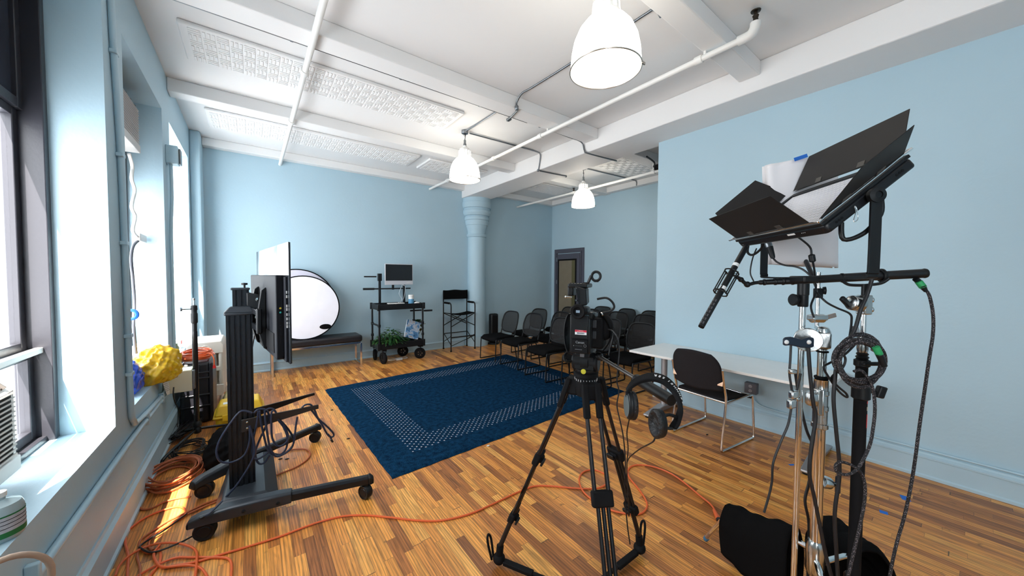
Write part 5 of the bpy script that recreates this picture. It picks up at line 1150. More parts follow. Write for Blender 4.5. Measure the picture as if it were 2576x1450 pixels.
def cup(c, ax, rx, rz, face):
    ax = V(ax).normalized(); c = V(c); side = ax.cross(Z).normalized(); up_ = side.cross(ax)
    def ringpts(k, o): return [c+ax*o*.62+(side*math.cos(a)*rx+up_*math.sin(a)*rz)*k for a in [2*math.pi*j/36 for j in range(36)]]
    def shell(prof):
        m = MB(); vs = [p for k, o in prof for p in ringpts(k, o)]; n = len(prof)
        m.add(vs, [(i*36+j, i*36+(j+1) % 36, (i+1)*36+(j+1) % 36, (i+1)*36+j) for i in range(n-1) for j in range(36)]+[tuple(range(36)), tuple(range((n-1)*36, n*36))]); return m
    shell([(.3, -.024), (.75, -.022), (.95, -.016), (1, -.004), (.98, .004)]).out('ear_cup', BLK, t, smooth=50)
    shell([(.95, .002), (1.02, .008), (1.02, .020), (.92, .027), (.72, .026), (.62, .014), (.3, .012)]).out('ear_pad', mat('pad_leatherette', (.012, .012, .013), .5, bump=.6, bscale=90), t, smooth=60)
    if face: shell([(.80, -.0225), (.78, -.0245), (.3, -.026)]).out('cup_plate', mat('silver_green_plate', (.28, .33, .32), .3, metal=.6), t, smooth=50)
    return side, up_
cL = P(1586, 1021, 1.19); cR = P(1657, 1066, 1.06)
cup(cL, (.80, -.60, .0), .034, .048, 1); cup(cR, (-.87, .42, .0), .032, .044, 0)
m = MB(); m.tube([band[0], P(1578, 995, 1.19), P(1580, 1005, 1.19)], .006, 8).tube([band[-1], P(1680, 1078, 1.06), P(1668, 1072, 1.06)], .005, 8).tube([P(1702, 1050, 1.07), P(1684, 1044, 1.065), P(1668, 1048, 1.06)], .005, 8)
m.out('yoke', BLK, t)
m = MB().tube([P(1583, 1056, 1.19), P(1577, 1090, 1.25), P(1580, 1130, 1.35), P(1577, 1180, 1.42), P(1582, 1300, 1.5)], .0024, 8)
m.tube([P(1647, 1104, 1.06), P(1640, 1114, 1.08), P(1610, 1130, 1.25), P(1585, 1150, 1.42), P(1577, 1165, 1.48)], .0024, 8); m.out('cable', CORD, t)
# ================================================================ C-STAND
CS = V((1.957, .384, 0)); RD = V((1.904, .443, 0))
dC = CS.dot(FWD)
def zc(py, base=CS): return P(2050, py, base.dot(FWD)+ (0)).z
t = thing('c_stand', 'chrome stand with thick telescoping column and grip heads under the light panel', 'stand', CS)
POL = mat('polished_cast', (.62, .64, .64), .22, metal=1, bump=.05)
MB().cyl(CS+Z*.42, CS+Z*zc(1075), .021, n=28).out('lower_column', CHR, t)
m = MB().lathe([(.024, zc(1083)), (.030, zc(1080)), (.030, zc(1070)), (.026, zc(1068)), (.026, zc(1036)), (.029, zc(1034)), (.029, zc(1024)), (.026, zc(1022)), (.026, zc(996)), (.029, zc(994)), (.029, zc(984)), (.026, zc(982)), (.026, zc(960)), (.028, zc(957)), (.020, zc(955))], CS, n=36); m.out('locking_collar', POL, t)
MB().torus(CS+Z*zc(952), Z, .020, .006, 32, 10).out('rubber_ring', BLKM, t)
MB().cyl(CS+Z*zc(960), CS+Z*zc(880), .0165, n=28).out('upper_column', CHR, t)
MB().torus(CS+Z*zc(886), Z, .018, .004, 32, 8).out('rubber_ring', BLKM, t)
# collar casting with a side lug
m = MB().obox(CS+V((-.035, -.01, zc(1010))), (.012, 0, 0), (0, .01, 0), Z*.055).lathe([(.018, -.03), (.024, -.02), (.024, .02), (.018, .03)], CS+V((-.04, .02, zc(1005))), (0, 0, 1), 20); m.out('collar_lug', POL, t, bevel=.004)
# grip head
gz = zc(853); gh = (RD+CS)/2
gax = (V((FWD.x, FWD.y, 0)).normalized()*-.80-V((RT.x, RT.y, 0)).normalized()*.60).normalized(); gr = V((gax.y, -gax.x, 0))
hc_ = P(2031, 853, 1.47)
m = MB().lathe([(.001, -.040), (.040, -.040), (.044, -.03), (.044, .005), (.047, .008), (.047, .018), (.001, .018)], hc_, gax, 36).lathe([(.030, .004), (.046, .004), (.048, .008), (.048, .016), (.001, .018)], hc_+gax*.024, gax, 36); m.out('grip_disc', POL, t, bevel=.002)
MB().obox(CS+Z*(gz-.005), gax*.028, gr*.026, Z*.034).lathe([(.022, gz-.045), (.026, gz-.03), (.026, gz+.03), (.018, gz+.05)], CS, n=24).out('grip_head', POL, t, bevel=.006)
k0 = hc_+gax*.055; MB().cyl(k0, k0+gax*.022, .014, n=16).out('knob_shaft', CHR, t)
kx = V((-RT.x, -RT.y, 0)).normalized()
ka = k0+gax*.03+kx*.030; m = MB().prism([ka+kx*x_+Z*z_-gax*.009 for x_, z_ in ((-.050, -.020), (-.050, .016), (-.030, .020), (.0, .010), (.045, .020), (.070, .018), (.076, .010), (.076, -.010), (.070, -.016), (.045, -.014), (.0, -.024), (-.030, -.026))], gax*.018); m.out('tee_handle', mat('blue_black_handle', (.012, .022, .04), .4), t, bevel=.005)
for q_ in (-.028, .062): MB().ball(ka+kx*q_+gax*.008, .009, 8).out('handle_insert', INK, t)
# second head on top, with a thin rod
tz = zc(806); R2 = P(2058, 740, 1.58); R2 = V((R2.x, R2.y, 0))
MB().obox(V((R2.x, R2.y, tz)), RT*.034, FWD*.02, Z*.012).lathe([(.001, -.03), (.02, -.028), (.02, .028), (.001, .03)], V((R2.x, R2.y, tz-.004)), V((RT.x, RT.y, 0)), 20).out('upper_grip_head', POL, t, bevel=.004)
a = V((R2.x, R2.y, tz))+V((RT.x, RT.y, 0))*.04; MB().bar(a, a+RT*.045+Z*.012, .006, .020).out('wing_screw', mat('copper_plate', (.55, .42, .36), .3, metal=.9), t, bevel=.003)
MB().cyl((R2.x, R2.y, tz-.05), (R2.x, R2.y, zc(690)+.01), .008, n=16).out('thin_rod', CHR, t)
MB().cyl(V((R2.x, R2.y, tz-.045)), CS+Z*(gz+.03), .010, n=14).out('rod_link', POL, t)
a = V((R2.x, R2.y, zc(738, R2)))
MB().obox(a, RT*.014, FWD*.012, Z*.022).out('rod_socket', BLK, t, bevel=.003); MB().lathe([(.001, 0), (.016, .002), (.018, .012), (.001, .016)], a+RT*.018+Z*.012, V((RT.x, RT.y, 0))-FWD*.6, 16).out('rod_knob', BLK, t)
# the grip arm carrying the panel, standing parallel to the column
MB().cyl(RD+Z*.22, RD+Z*1.555, .0115, n=24).out('grip_arm', CHR, t)
m = MB().lathe([(.001, 0), (.017, 0), (.019, .004), (.019, .05), (.021, .052), (.021, .10), (.001, .10)], RD+Z*1.475, n=24); m.out('arm_socket', BLK, t)
kb = RD+Z*1.505-V((RT.x, RT.y, 0))*.045
m = MB().lathe([(.001, 0), (.008, 0), (.010, .02), (.024, .022), (.026, .032), (.022, .036), (.001, .036)], RD+Z*1.505-V((RT.x, RT.y, 0))*.012, -V((RT.x, RT.y, 0)), 20); m.out('socket_knob', BLK, t)
# low knob on the column
a = CS+Z*zc(1222); m = MB().lathe([(.001, 0), (.022, 0), (.026, .01), (.024, .03), (.012, .034), (.010, .06), (.001, .06)], a+RT*.02, V((RT.x, RT.y, -.25)), 24); m.out('base_clamp', POL, t)
MB().obox(a+RT*.088-Z*.015, RT*.010, FWD*.008, Z*.040).out('base_clamp_handle', MATS['blue_black_handle'], t, bevel=.008)
# legs: flat run then steep drop
for nm, pts in (('leg', [CS+Z*.40, (2.00, .50, .385), (2.07, .68, .33), (2.125, .80, .25), (2.181, .934, .012)]), ('leg', [CS+Z*.34, (2.18, .30, .33), (2.33, .24, .22), (2.42, .20, .012)]), ('leg', [CS+Z*.37, (1.80, .32, .36), (1.62, .25, .22), (1.52, .21, .012)])):
    l_ = MB().tube(pts, .0125, 14, 4).out(nm, CHR, t); e_ = V(pts[-1]); d_ = (e_-V(pts[-2])).normalized(); MB().cyl(e_-d_*.02, e_, .0145, n=14).out('foot_cap', mat('blue_cap', (.05, .18, .32), .5), l_)
MB().lathe([(.026, .30), (.034, .32), (.034, .43), (.026, .45)], CS, n=28).out('leg_hub', POL, t)
# ================================================================ LED PANEL
A_, B_, C_, D_ = V((2.064, .771, 1.793)), V((1.642, .338, 1.792)), V((1.836, .149, 2.029)), V((2.258, .582, 2.030))
ex = (B_-A_); ey = (D_-A_); Lx, Ly = ex.length, ey.length; ex.normalize(); ey = (ey-ex*ey.dot(ex)).normalized(); en = ey.cross(ex).normalized()
if en.z < 0: en = -en
def LP(x, y, n): return A_+ex*x*Lx+ey*y*Ly+en*n
t = thing('studio_light', 'black flat lighting panel with open barn doors held in a yoke on the chrome stand', 'studio light', (RD.x, RD.y, 1.575))
cf = .12
oct_ = [(0.02, .0), (.98, 0), (1, .03), (1, .97), (.98, 1), (.02, 1), (0, .97), (0, .03)]
def slab(n0, n1, sc=1.0, cc=.0): return MB().prism([LP(.5+(x-.5)*sc, .5+(y-.5)*sc, n0) for x, y in oct_], en*(n1-n0))
slab(-.045, -.008, 1.0).out('housing', BLKMET, t, bevel=.008)
m = MB()
for x0_, x1_, y0_, y1_ in ((0, 1, 0, .07), (0, 1, .93, 1), (0, .045, .07, .93), (.955, 1, .07, .93)):
    m.prism([LP(x0_, y0_, -.008), LP(x1_, y0_, -.008), LP(x1_, y1_, -.008), LP(x0_, y1_, -.008)], en*.012)
m.out('front_bezel', BLK, t, bevel=.002)
LEDM = mat('frosted_led_cover', (.62, .62, .68), .3, coat=.4)
MB().prism([LP(.045, .07, -.007), LP(.955, .07, -.007), LP(.955, .93, -.007), LP(.045, .93, -.007)], en*.004).out('diffuser', LEDM, t)
m = MB()
for i in range(26):
    for j in range(15):
        c = LP(.07+.86*i/25, .10+.80*j/14, -.003); m.obox(c, ex*.0045, ey*.0045, en*.0012)
m.out('led_dots', mat('led_dot', (.82, .82, .84), .25), t, bevel=.001)
loop = [LP(x, y, .016) for x, y in ((.03, -.01), (.93, -.01), (1.01, .06), (1.01, .94), (.93, 1.01), (.06, 1.01), (-.01, .93), (-.01, .06))]
MB().tube(loop, .0042, 8, 3, closed=True).out('hinge_rod', CHR, t)
DOOR = mat('barn_door_black', (.014, .013, .013), .6, spec=.3)
def door(h0, h1, w, th, taper, nm='barn_door'):
    """h0,h1 hinge ends in panel coordinates; opens th degrees from the panel plane"""
    h0, h1 = LP(*h0, .018), LP(*h1, .018); c = (LP(.5, .5, .018)); mid = (h0+h1)/2; e_ = (h1-h0).normalized(); o_ = (mid-c); o_ = (o_-e_*o_.dot(e_)); o_ = (o_-en*o_.dot(en)).normalized()
    d_ = o_*math.cos(math.radians(th))+en*math.sin(math.radians(th)); L_ = (h1-h0).length
    n_ = e_.cross(d_).normalized()*.0012
    q_ = [h0, h1, h1+d_*w-e_*taper*w, h0+d_*w+e_*taper*w]
    o = MB().prism([p-n_ for p in q_], n_*2).out(nm, DOOR, t, bevel=.001)
    for s in (.3, .7):
        p = h0+e_*L_*s; MB().obox(p+d_*.012+n_*2, e_*.017, d_*.011, n_*1.5).out('hinge_plate', mat('hinge_brown', (.05, .045, .04), .5), o, bevel=.001)
    return o
door((.04, 1.0), (.98, 1.0), .17, 33, .2)
door((.05, 0.0), (.93, 0.0), .17, 78, 0)
door((1.0, .02), (1.0, .98), .21, 30, .4)
door((0, .05), (0, .98), .17, 63, .2)
# side details
m = MB()
for i in range(3):
    for s in (.12, .80): m.lathe([(.005, 0), (.0045, .0015), (.002, .0015)], LP(1.0, s+.03*i, -.027), ex, 12)
m.out('side_holes', BLKM, t)
m = MB()
for i in range(3): m.obox(LP(.04+.015*i, 0, -.03), ex*.001, ey*.0005, en*.001); m.obox(LP(.80+.015*i, 0, -.022), ex*.0015, ey*.0005, en*.001)
m.out('edge_marks', INK, t); MB().obox(LP(.70, 0, -.02), ex*.022, ey*.0006, en*.004).out('edge_badge', INK, t)
pr_ = LP(1, .5, -.03); pl_ = LP(0, .5, -.03)
for p, s in ((pr_, 1), (pl_, -1)):
    MB().lathe([(.001, 0), (.014, 0), (.014, .012), (.026, .014), (.026, .030), (.012, .034), (.012, .030), (.001, .030)], p, ex*s, 28).out('pivot_knob', BLK, t)
ey0 = V((ex.x, ex.y, 0)).normalized(); zy = 1.60
qr, ql = pr_+ex*.022, pl_-ex*.022
yk = cat_rom([V((qr.x, qr.y, qr.z)), V((qr.x, qr.y, zy+.05)), V((qr.x, qr.y, zy+.015))-ey0*.006, V((qr.x, qr.y, zy))-ey0*.035, V(((qr.x+ql.x)/2, (qr.y+ql.y)/2, zy)), V((ql.x, ql.y, zy))+ey0*.035, V((ql.x, ql.y, zy+.015))+ey0*.006, V((ql.x, ql.y, zy+.05)), V((ql.x, ql.y, ql.z))], 4)
side_ = ey0.cross(Z).normalized(); vs = []
for i, p in enumerate(yk):
    tg = (yk[min(i+1, len(yk)-1)]-yk[max(i-1, 0)]).normalized(); nn_ = tg.cross(side_).normalized(); vs += [p-side_*.017-nn_*.004, p+side_*.017-nn_*.004, p+side_*.017+nn_*.004, p-side_*.017+nn_*.004]
n_ = len(yk); MB().add(vs, [(0, 1, 2, 3), tuple(range(4*n_-4, 4*n_))]+[(i*4+j, i*4+(j+1) % 4, (i+1)*4+(j+1) % 4, (i+1)*4+j) for i in range(n_-1) for j in range(4)]).out('yoke', BLK, t, bevel=.002)
cyk = V((RD.x, RD.y, zy)); MB().obox(cyk-Z*.006, ey0*.05, side_*.03, Z*.014).out('yoke_mount', BLK, t, bevel=.006)
MB().tube([LP(.95, .20, -.05), LP(.96, .1, -.10), LP(.985, .25, -.12), LP(1.0, .45, -.10), LP(1.0, .55, -.06)], .008, 10).out('rear_handle', BLK, t)
MB().tube([LP(1.012, .32, -.02), LP(1.02, .30, -.03)+Z*-.01, LP(1.02, .28, -.03)+Z*-.035, LP(1.02, .33, -.03)+Z*-.04, LP(1.015, .34, -.02)+Z*-.012], .0016, 6, 4, closed=True).out('carabiner', CHR, t)
MB().tube([LP(.02, .1, -.05), LP(.03, 0, -.08), LP(.07, .0, -.10), LP(.13, .1, -.09), LP(.18, .2, -.05)], .006, 8).out('rear_handle', BLK, t)
cn = LP(.33, .06, -.047); dn = P(1945, 650, 1.62)
MB().tube([cn, cn.lerp(dn, .4)], [.015, .014], 16, 1).out('connector_shell', STEEL, t); MB().tube([cn.lerp(dn, .35), cn.lerp(dn, .8), dn], [.015, .008], 16, 2).out('connector_boot', BLK, t)
t = thing('light_cable', 'black power cable with a small ferrite lump hanging from the light panel', 'cable', dn)
MB().tube([dn, P(1955, 660, 1.6), P(1975, 668, 1.58), P(2000, 671, 1.56), P(2022, 680, 1.53), P(2045, 700, 1.50)], .004, 8).out('front_lead', CORD, t)
MB().tube([LP(.62, .1, -.045), P(2036, 620, 1.5), P(2042, 645, 1.5), P(2050, 690, 1.52), P(2052, 735, 1.52), P(2040, 770, 1.50), P(2048, 800, 1.49)], .004, 8).tube([P(2052, 735, 1.5), P(2078, 760, 1.45), P(2105, 775, 1.45), P(2138, 790, 1.44), P(2142, 810, 1.44), P(2137, 850, 1.44)], .004, 8).out('rear_lead', CORD, t)
MB().lathe([(.005, -.018), (.012, -.014), (.012, .014), (.005, .018)], P(2043, 650, 1.5), Z*1+RT*-.2, 12).out('ferrite', BLK, t, bevel=.002)
t = thing('thin_wire', 'thin black wire curving under the left end of the light panel', 'cable', P(1900, 660, 1.6))
MB().tube([P(1903, 626, 1.65), P(1895, 645, 1.62), P(1889, 670, 1.6), P(1888, 690, 1.6), P(1896, 708, 1.6)], .003, 8).out('wire', CORD, t)
t = thing('bundled_cable', 'thick black cables tied along the chrome column down to the floor', 'cable', CS+Z*.9)
cu_ = lambda pts, d: [P(a, b_, d) for a, b_ in pts]
m = MB().tube(cu_([(2200, 640), (2196, 690), (2182, 740), (2165, 780), (2150, 830), (2122, 880), (2105, 920), (2100, 960), (2097, 1010), (2104, 1090), (2112, 1190), (2100, 1290), (2104, 1390), (2110, 1490)], 1.40), .0068, 10)
m.tube(cu_([(2033, 870), (2037, 930), (2045, 1010), (2052, 1050), (2042, 1120), (2036, 1190), (2048, 1250), (2060, 1310), (2078, 1400), (2100, 1480)], 1.42), .0068, 10)
m.tube(cu_([(2150, 868), (2128, 890), (2105, 905), (2085, 915), (2072, 925), (2085, 950), (2110, 985), (2130, 1000), (2128, 990), (2105, 970), (2092, 950), (2120, 925), (2126, 900), (2108, 885)], 1.42), .0042, 8)
m.tube(cu_([(2000, 935), (2012, 1010), (2028, 1080), (2045, 1130), (2036, 1210), (2025, 1260), (2035, 1320), (2032, 1420), (2034, 1480)], 1.58), .006, 8)
m.out('cables', CORD, t)
t = thing('clip_cable', 'black cable held by small metal clamps left of the chrome stand', 'cable', P(1990, 950, 1.47))
m = MB().tube(cu_([(1990, 858), (1988, 905), (1986, 940), (1990, 970), (1994, 1000), (1990, 1030), (1982, 1070), (1965, 1110), (1945, 1165), (1942, 1210), (1935, 1245), (1922, 1290)], 1.47), .0045, 8); m.tube(cu_([(2014, 940), (2004, 985), (1996, 1000)], 1.47), .0045, 8); m.out('cable', CORD, t)
MB().obox(P(1994, 935, 1.45), RT*.014, FWD*.010, UP*.010).out('clamp', POL, t, bevel=.005)
MB().obox(P(1996, 993, 1.45), RT*.014+UP*.004, FWD*.012, UP*.016).obox(P(1991, 1016, 1.45), RT*.014+UP*.004, FWD*.012, UP*.018).obox(P(2006, 1003, 1.455), RT*.010, FWD*.008, UP*.010).out('clamp', POL, t, bevel=.005)
# ================================================================ SECOND LIGHT WITH DIFFUSION
t = thing('diffused_light', 'white translucent diffusion sheet wrapped around a light behind the panel', 'diffuser', V((R2.x, R2.y, 1.6)))
dS = 1.78
tl, tr_, bl, br = P(1960, 401, dS), P(2146, 392, dS*.98), P(1966, 664, dS), P(2146, 674, dS*.98)
def sheet(i, j):
    k_ = (tl*(1-i)+tr_*i)*(1-j)+(bl*(1-i)+br*i)*j; bulge = math.sin(math.pi*min(1, i*1.0))**.5 if 0 < i < 1 else 0
    f2 = V((FWD.x, FWD.y, 0)); e_ = .02*math.exp(-((i-.12)/.08)**2)*math.exp(-(j/.3)**2)
    return k_+f2*(.10-.10*bulge)+f2*e_
SHEET = mat('frosted_sheet', (.82, .81, .84), .4, trans=.25, bump=.1, bscale=5)
MB().grid(sheet, 36, 24).out('diffusion_sheet', SHEET, t, solid=.0015, smooth=60)
def back_(i, j): p = sheet(i, j); return p+V((FWD.x, FWD.y, 0))*(.02+.10*math.sin(math.pi*i))
MB().grid(back_, 24, 12).out('rear_wrap', SHEET, t, solid=.0015, smooth=60)
mid = (tl+tr_+bl+br)/4+V((FWD.x, FWD.y, 0))*.08
MB().obox(mid, V((RT.x, RT.y, 0))*.10, V((FWD.x, FWD.y, 0))*.012, Z*.17).out('light_body', BLK, t, bevel=.005)
MB().cyl((R2.x, R2.y, zc(738, R2)+.02), (mid.x, mid.y, mid.z-.2), .010, n=12).out('support_stud', BLKMET, t)
a, b_ = P(1998, 402, dS-.012), P(2031, 391, dS-.012); MB().bar(a, b_, .018, .0015, V((FWD.x, FWD.y, 0))).out('blue_tape', BLUETAPE, t)
# ================================================================ BLACK STAND, BOOM AND MICROPHONE
bs = P(2165, 1000, 1.45); BS = V((bs.x, bs.y, 0)); dB = BS.dot(FWD)
zs = lambda py: P(2165, py, dB).z
t = thing('boom_stand', 'black stand with a chrome top section carrying the microphone boom', 'stand', BS)
MB().cyl(BS+Z*.10, BS+Z*zs(985), .0215, n=24).out('lower_tube', BLKM, t)
m = MB().lathe([(.024, zs(1008)), (.030, zs(1005)), (.030, zs(975)), (.022, zs(972))], BS, n=28); m.out('middle_collar', BLK, t)
MB().cyl(BS+Z*zs(980), BS+Z*zs(905), .0195, n=24).out('middle_tube', BLKM, t)
m = MB().lathe([(.020, zs(925)), (.026, zs(922)), (.026, zs(908)), (.016, zs(905)), (.022, zs(900)), (.016, zs(896)), (.020, zs(892)), (.015, zs(888)), (.015, zs(875))], BS, n=28); m.out('top_collar', BLK, t)
MB().cyl(BS+Z*zs(895), BS+Z*zs(758), .0085, n=18).out('chrome_rod', CHR, t)
m = MB().lathe([(.016, zs(888)), (.019, zs(880)), (.019, zs(850)), (.012, zs(840))], BS, n=24); m.out('rod_receiver', POL, t)
a = BS+Z*zs(868)-FWD*.03+RT*.02; MB().obox(a, RT*.013+Z*-.006, FWD*.004, Z*.027+RT*.004).out('paddle_knob', SIL, t, bevel=.008)
a = BS+Z*zs(835)-RT*.03; MB().obox(a, RT*.010, FWD*.010, Z*.022+RT*-.008).out('wing_knob', SIL, t, bevel=.004)
a = BS+Z*zs(990)+RT*.035; MB().cyl(a-RT*.02, a+RT*.03, .006, n=12).obox(a+RT*.046, RT*.015+Z*-.004, FWD*.012, Z*.024+RT*.008).out('tee_knob', BLK, t, bevel=.008)
a = BS+Z*zs(915)-FWD*.02; MB().obox(a+RT*.025, RT*.045, FWD*.008, Z*.008+RT*.002).out('collar_lever', BLK, t, bevel=.006)
m = MB().obox(BS+Z*zs(767), V((RT.x, RT.y, 0))*.016, V((FWD.x, FWD.y, 0))*.02, Z*.040).lathe([(.001, 0), (.030, 0), (.034, .01), (.030, .045), (.018, .05), (.001, .05)], BS+Z*zs(765)-RT*.012, -V((RT.x, RT.y, -.1)), 28)
for z in (.02, -.02): m.lathe([(.011, 0), (.011, .018), (.001, .02)], BS+Z*(zs(767)+z)+RT*.014, V((RT.x, RT.y, 0))-V((FWD.x, FWD.y, 0))*.5, 14)
m.out('grip_clamp', POL, t, bevel=.004)
a = BS+Z*zs(765)-RT*.066; MB().obox(a+Z*.008-RT*.012, RT*.018-Z*.018, FWD*.008, RT*.006+Z*.008).out('clamp_handle', BLK, t, bevel=.005)
bl_, br_ = P(1897, 712, 1.60), P(2328, 688, 1.40); bd = (br_-bl_); bm = bl_+bd*.66
MB().cyl(BS+Z*(zs(767)+.03), (BS.x, BS.y, bm.z-.03), .011, n=14).out('spigot', BLK, t)
m = MB().tube([(BS.x, BS.y, bm.z-.035)-bd.normalized()*0 if 0 else V((BS.x, BS.y, bm.z-.035)), V((BS.x, BS.y, bm.z-.03))-bd.normalized()*.05, V((BS.x, BS.y, bm.z-.012))-bd.normalized()*.075], .006, 8).tube([V((BS.x, BS.y, bm.z-.035)), V((BS.x, BS.y, bm.z-.03))+bd.normalized()*.05, V((BS.x, BS.y, bm.z-.012))+bd.normalized()*.075], .006, 8); m.out('cradle', BLK, t)
MB().torus(bl_+bd*.77, bd+RT*.15, .024, .006, 24, 8).out('cradle_strap', BLK, t)
for ang in (20, 140, 260):
    u = V((math.cos(math.radians(ang)), math.sin(math.radians(ang)), 0)); MB().tube([BS+u*.02+Z*.30, BS+u*.34+Z*.10, BS+u*.40+Z*.012], .012, 10, 4).out('leg', BLKM, t)
MB().lathe([(.026, .24), (.032, .25), (.032, .33), (.026, .34)], BS, n=20).out('leg_collar', BLK, t)
fn = -V((FWD.x, FWD.y, 0)).normalized(); sr = V((RT.x, RT.y, 0)).normalized()
def lab(py0, py1, m_, nm, w_=.011, off=.010):
    z0_, z1_ = zs(py1), zs(py0); MB().grid(lambda i, j: BS+(fn*math.cos((i*.9+off*30)+.0)+sr*math.sin(i*.9+off*30))*.0219+Z*(z0_+(z1_-z0_)*j), 6, 1).out(nm, m_, t)
lab(1043, 1078, REDM, 'red_label')
m = MB(); u_ = sr*math.cos(.9)*-1+fn*0; nrm = (fn*math.cos(.80)+sr*math.sin(.80)).normalized(); tgn = nrm.cross(Z).normalized()
textmb(m, 'Property of', .009, BS+nrm*.0232+Z*zs(1060)-tgn*.003*-1, Z, tgn, .0001); textmb(m, 'Brownstone Studios', .0075, BS+nrm*.0232+Z*zs(1060)+tgn*-.004, Z, tgn, .0001); m.out('label_text', INK, t)
ZZ_ = 0; lab(1010, 1016, REDM, 'red_tape'); lab(1024, 1034, mat('tan_tape', (.45, .42, .34), .7), 'tan_tape')
t = thing('boom_pole', 'thick black boom pole lying level across the top of both stands', 'boom pole', bl_+bd*.5)
for s0_, s1_, r_ in ((0.06, .14, .0125), (.13, .19, .0140), (.18, .25, .0155), (.24, .55, .0170), (.54, .99, .0185)):
    MB().cyl(bl_+bd*s0_, bl_+bd*s1_, r_, n=22).lathe([(r_+.0005, 0), (r_+.002, .002), (r_+.002, .008), (r_+.0005, .010)], bl_+bd*s0_, bd, 22).out('section', BLKMET, t)
MB().lathe([(.0185, 0), (.020, .006), (.018, .012), (.001, .013)], bl_+bd*.985, bd, 22).out('end_cap', BLK, t)
m = MB().ball(bl_+bd*.045, .014, 8, (1, 1, .8)).tube([bl_+bd*.06, bl_+bd*.01, P(1882, 716, 1.6), P(1872, 711, 1.6), P(1864, 703, 1.6), P(1852, 697, 1.6)], .008, 10).ball(P(1880, 716, 1.6), .014, 8).ball(P(1864, 704, 1.6), .012, 8); m.out('swivel_joint', BLK, t)
t = thing('shotgun_microphone', 'black shotgun microphone in a shock mount pointing down at the left boom end', 'microphone', P(1825, 705, 1.58))
ma, mb_ = P(1873, 628, 1.62), P(1762, 826, 1.55); md = mb_-ma
def MP(s): return ma+md*s
MB().tube([MP(-.02), MP(.12), MP(.19)], .0125, 18, 2).out('plug', BLK, t)
MB().tube([MP(-.06), MP(-.01)], [.006, .012], 14, 1).out('cable_boot', BLK, t)
MB().cyl(MP(.20), MP(.98), .0128, n=24).out('barrel', BLKMET, t); MB().cyl(MP(.99), MP(.975), .0120, n=24).out('front_grille', BLKM, t)
for s in (.19, .485): MB().cyl(MP(s), MP(s+.035), .0135, n=24).out('white_band', INK, t)
m = MB(); u_, v_, a_ = frame(md)
for row in range(7):
    for i in range(5):
        for ang in (-2.3, -1.5, -.7, .1, .9):
            c = MP(.66+row*.045+i*.0055); rr_ = u_*math.cos(ang)+v_*math.sin(ang); m.obox(c+rr_*.0128, rr_*.0003, a_*.0005, rr_.cross(a_)*.0028)
m.out('slots', mat('slot_grey', (.16, .15, .17), .5), t)
m = MB()
for s in (.30, .56): m.torus(MP(s), md, .029, .0032, 30, 8)
for i in range(6):
    a0_ = i*math.pi/3; rr_ = u_*math.cos(a0_)+v_*math.sin(a0_); m.cyl(MP(.29)+rr_*.029, MP(.57)+rr_*.029, .0028, n=8)
    for s in (.32, .54): m.cyl(MP(s)+rr_*.029, MP(s)+(u_*math.cos(a0_+.7)+v_*math.sin(a0_+.7))*.0135, .0016, n=6)
m.cyl(MP(.36)+RT*.03, P(1852, 699, 1.6), .006, n=10); m.out('shock_mount', BLK, t)
# ================================================================ BRAIDED CABLES
t = thing('braided_cable', 'braided cable hanging from the right end of the boom to the floor', 'cable', P(2330, 760, 1.38))
pts = cu_([(2327, 728), (2338, 745), (2347, 790), (2347, 840), (2338, 900), (2325, 990), (2312, 1080), (2303, 1150), (2292, 1220), (2275, 1300), (2255, 1370), (2240, 1440), (2232, 1500)], 1.38)
MB().tube(pts, .0052, 10).out('cable', BRAID, t)
MB().tube([P(2303, 702, 1.40), P(2312, 710, 1.40)], .010, 14, 1).out('connector', BLK, t); MB().tube([P(2311, 709, 1.39), P(2322, 723, 1.385)], .0115, 14, 1).out('green_ring', GREENM, t); MB().tube([P(2320, 720, 1.385), P(2330, 734, 1.38)], [.011, .006], 14, 1).out('boot', BLK, t)
t = thing('cable_coil', 'coil of braided cable with a green-ringed plug tied on the black stand', 'cable', P(2165, 905, 1.38))
m = MB(); random.seed(8)
for i in range(6):
    cxp, cyp, ra, rb = 2168+random.uniform(-8, 8), 908+random.uniform(-8, 10), 58+random.uniform(-8, 8), 56+random.uniform(-8, 6)
    m.tube([P(cxp+ra*math.cos(a), cyp+rb*math.sin(a), 1.33+.012*i+.01*math.sin(a*2+i)) for a in [k_*math.pi/9 for k_ in range(18)]], .0060, 8, 2, closed=True)
m.tube(cu_([(2148, 935), (2165, 932), (2182, 950), (2196, 980), (2201, 1030), (2196, 1080), (2188, 1120), (2170, 1160), (2150, 1187), (2125, 1195), (2105, 1188), (2102, 1172), (2115, 1163), (2140, 1170), (2163, 1187), (2175, 1215), (2175, 1260), (2162, 1330), (2145, 1400), (2130, 1470)], 1.33), .0052, 10)
m.out('cable', BRAID, t)
MB().tube([P(2203, 873, 1.31), P(2212, 892, 1.31)], .0115, 14, 1).out('green_ring', GREENM, t); MB().tube([P(2211, 890, 1.31), P(2225, 922, 1.31)], [.0115, .009], 14, 1).out('plug', BLK, t)
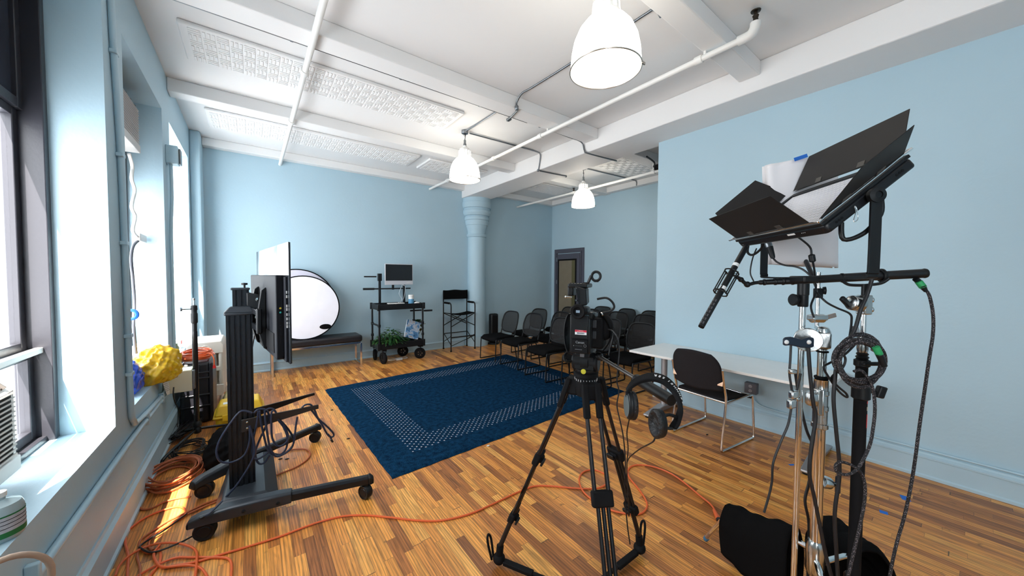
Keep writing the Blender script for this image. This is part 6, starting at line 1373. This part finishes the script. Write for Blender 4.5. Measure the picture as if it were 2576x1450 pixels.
# ================================================================ SANDBAGS
def sandbag(name, label, a, b_, ztop0, ztop1, half, drop, seed, bulge=.06):
    a, b_ = V(a), V(b_); e_ = (b_-a); L_ = e_.length; e_.normalize(); q = V((-e_.y, e_.x, 0)); random.seed(seed)
    def f(i, j):  # i along, j around: hangs over a leg on both sides
        s = i; c = a+(b_-a)*s; top = ztop0*(1-s)+ztop1*s; k_ = (j-.5)*2; ak = abs(k_); endr = 1-(abs(2*s-1))**8*.10
        z = top-(top-.015)*max(0, ak-.08)**1.15*drop; off = half*(min(1, ak*2.6)**.7)+bulge*math.sin(math.pi*min(1, ak))**1.0
        p = c+q*off*(1 if k_ > 0 else -1)*endr; p.z = max(.012, z+.006*math.sin(s*9+k_*5)+.004*math.sin(s*23+seed)); return p
    o = MB().grid(f, 26, 30).out(name, FAB, smooth=60, solid=.012); return tag(o, label, 'sandbag', 'black sandbags on the stand legs')
sandbag('sandbag', 'black sandbag draped over the chrome leg at the lower right floor', (2.13, .80, 0), (1.99, .46, 0), .315, .44, .034, 1, 3, .02)
sandbag('sandbag', 'more rounded black sandbag slumped behind the black stand pole', (2.37, .42, 0), (2.20, .24, 0), .36, .38, .05, 1, 7, .06)
# ================================================================ OUTLET AND WALL CONDUIT ON THE RIGHT
t = thing('wall_outlet', 'grey double socket box on the partition wall under the desk', 'outlet', (4.31, 1.41, .41))
MB().box(4.255, 1.352, .355, XR, 1.465, .470).out('box', mat('grey_steel_box', (.13, .14, .17), .5), t, bevel=.004)
for z in (.388, .437):
    MB().lathe([(.001, 0), (.016, 0), (.016, .004), (.001, .004)], (4.255, 1.408, z), (-1, 0, 0), 20).out('socket', mat('socket_grey', (.42, .43, .47), .4), t)
    m = MB()
    for y in (1.402, 1.414): m.box(4.2498, y-.001, z-.002, 4.2510, y+.001, z+.006)
    m.lathe([(.002, 0), (.002, .001)], (4.2505, 1.408, z-.008), (-1, 0, 0), 8); m.out('slots', BLKM, t)
tag(MB().tube([(4.30, 1.40, .36), (4.30, 1.40, .32), (4.30, 1.37, .27), (4.30, 1.29, .235), (4.30, 1.0, .225), (4.30, .3, .225), (4.30, -1.5, .225)], .009, 10).out('outlet_conduit', BLUEG), 'pale blue conduit curving from the socket box along the right baseboard', 'conduit')
# ================================================================ TAPE MARKS AND SCRAPS
def tape(px, py, w_, l_, rz, label):
    c = Fz(px, py, .0); t_ = MB().obox(c+Z*.0006, V((math.cos(rz), math.sin(rz), 0))*l_, V((-math.sin(rz), math.cos(rz), 0))*w_, Z*.0005).out('tape_mark', BLUETAPE); tag(t_, label, 'tape', 'blue floor tape marks')
tape(1998, 1170, .012, .045, -.6, 'blue tape strip on the floor left of the chrome stand, near the desk foot')
tape(2277, 1254, .022, .035, .3, 'blue tape piece on the floor crossed by the braided hanging cable')
tape(2223, 1290, .020, .020, .2, 'small square blue tape mark on the floor right of the black stand')
tape(2115, 1163, .008, .03, .3, 'blue tape scrap on the floor inside the braided cable loop')
SC = mat('dark_scrap', (.01, .01, .015), .8)
for i, (px, py, lab_) in enumerate([(705, 1155, 'black scrap on the floor right of the stand pole'), (722, 1155, 'grey-black scrap on the floor, second right of the stand pole'), (835, 1032, 'black scrap on the floor near the left rug edge'), (876, 1104, 'black scrap beside the near left rug edge'), (1098, 901, 'black scrap on the floor below the cart, near the rug'), (1779, 1094, 'black spot on the floor left of the desk chair leg')]):
    random.seed(40+i); o = MB().ball(Fz(px, py, .004), .013, 5, (1.3, .7, .3)).out('floor_scrap', SC); tag(o, lab_, 'scrap', 'dark scraps on the floor')
o = MB().ball(Fz(1228, 1122, .005), .014, 4, (1.3, .8, .4)).out('paper_scrap', WPL, smooth=0); tag(o, 'tiny white paper scrap on the floor by the near rug edge', 'scrap')
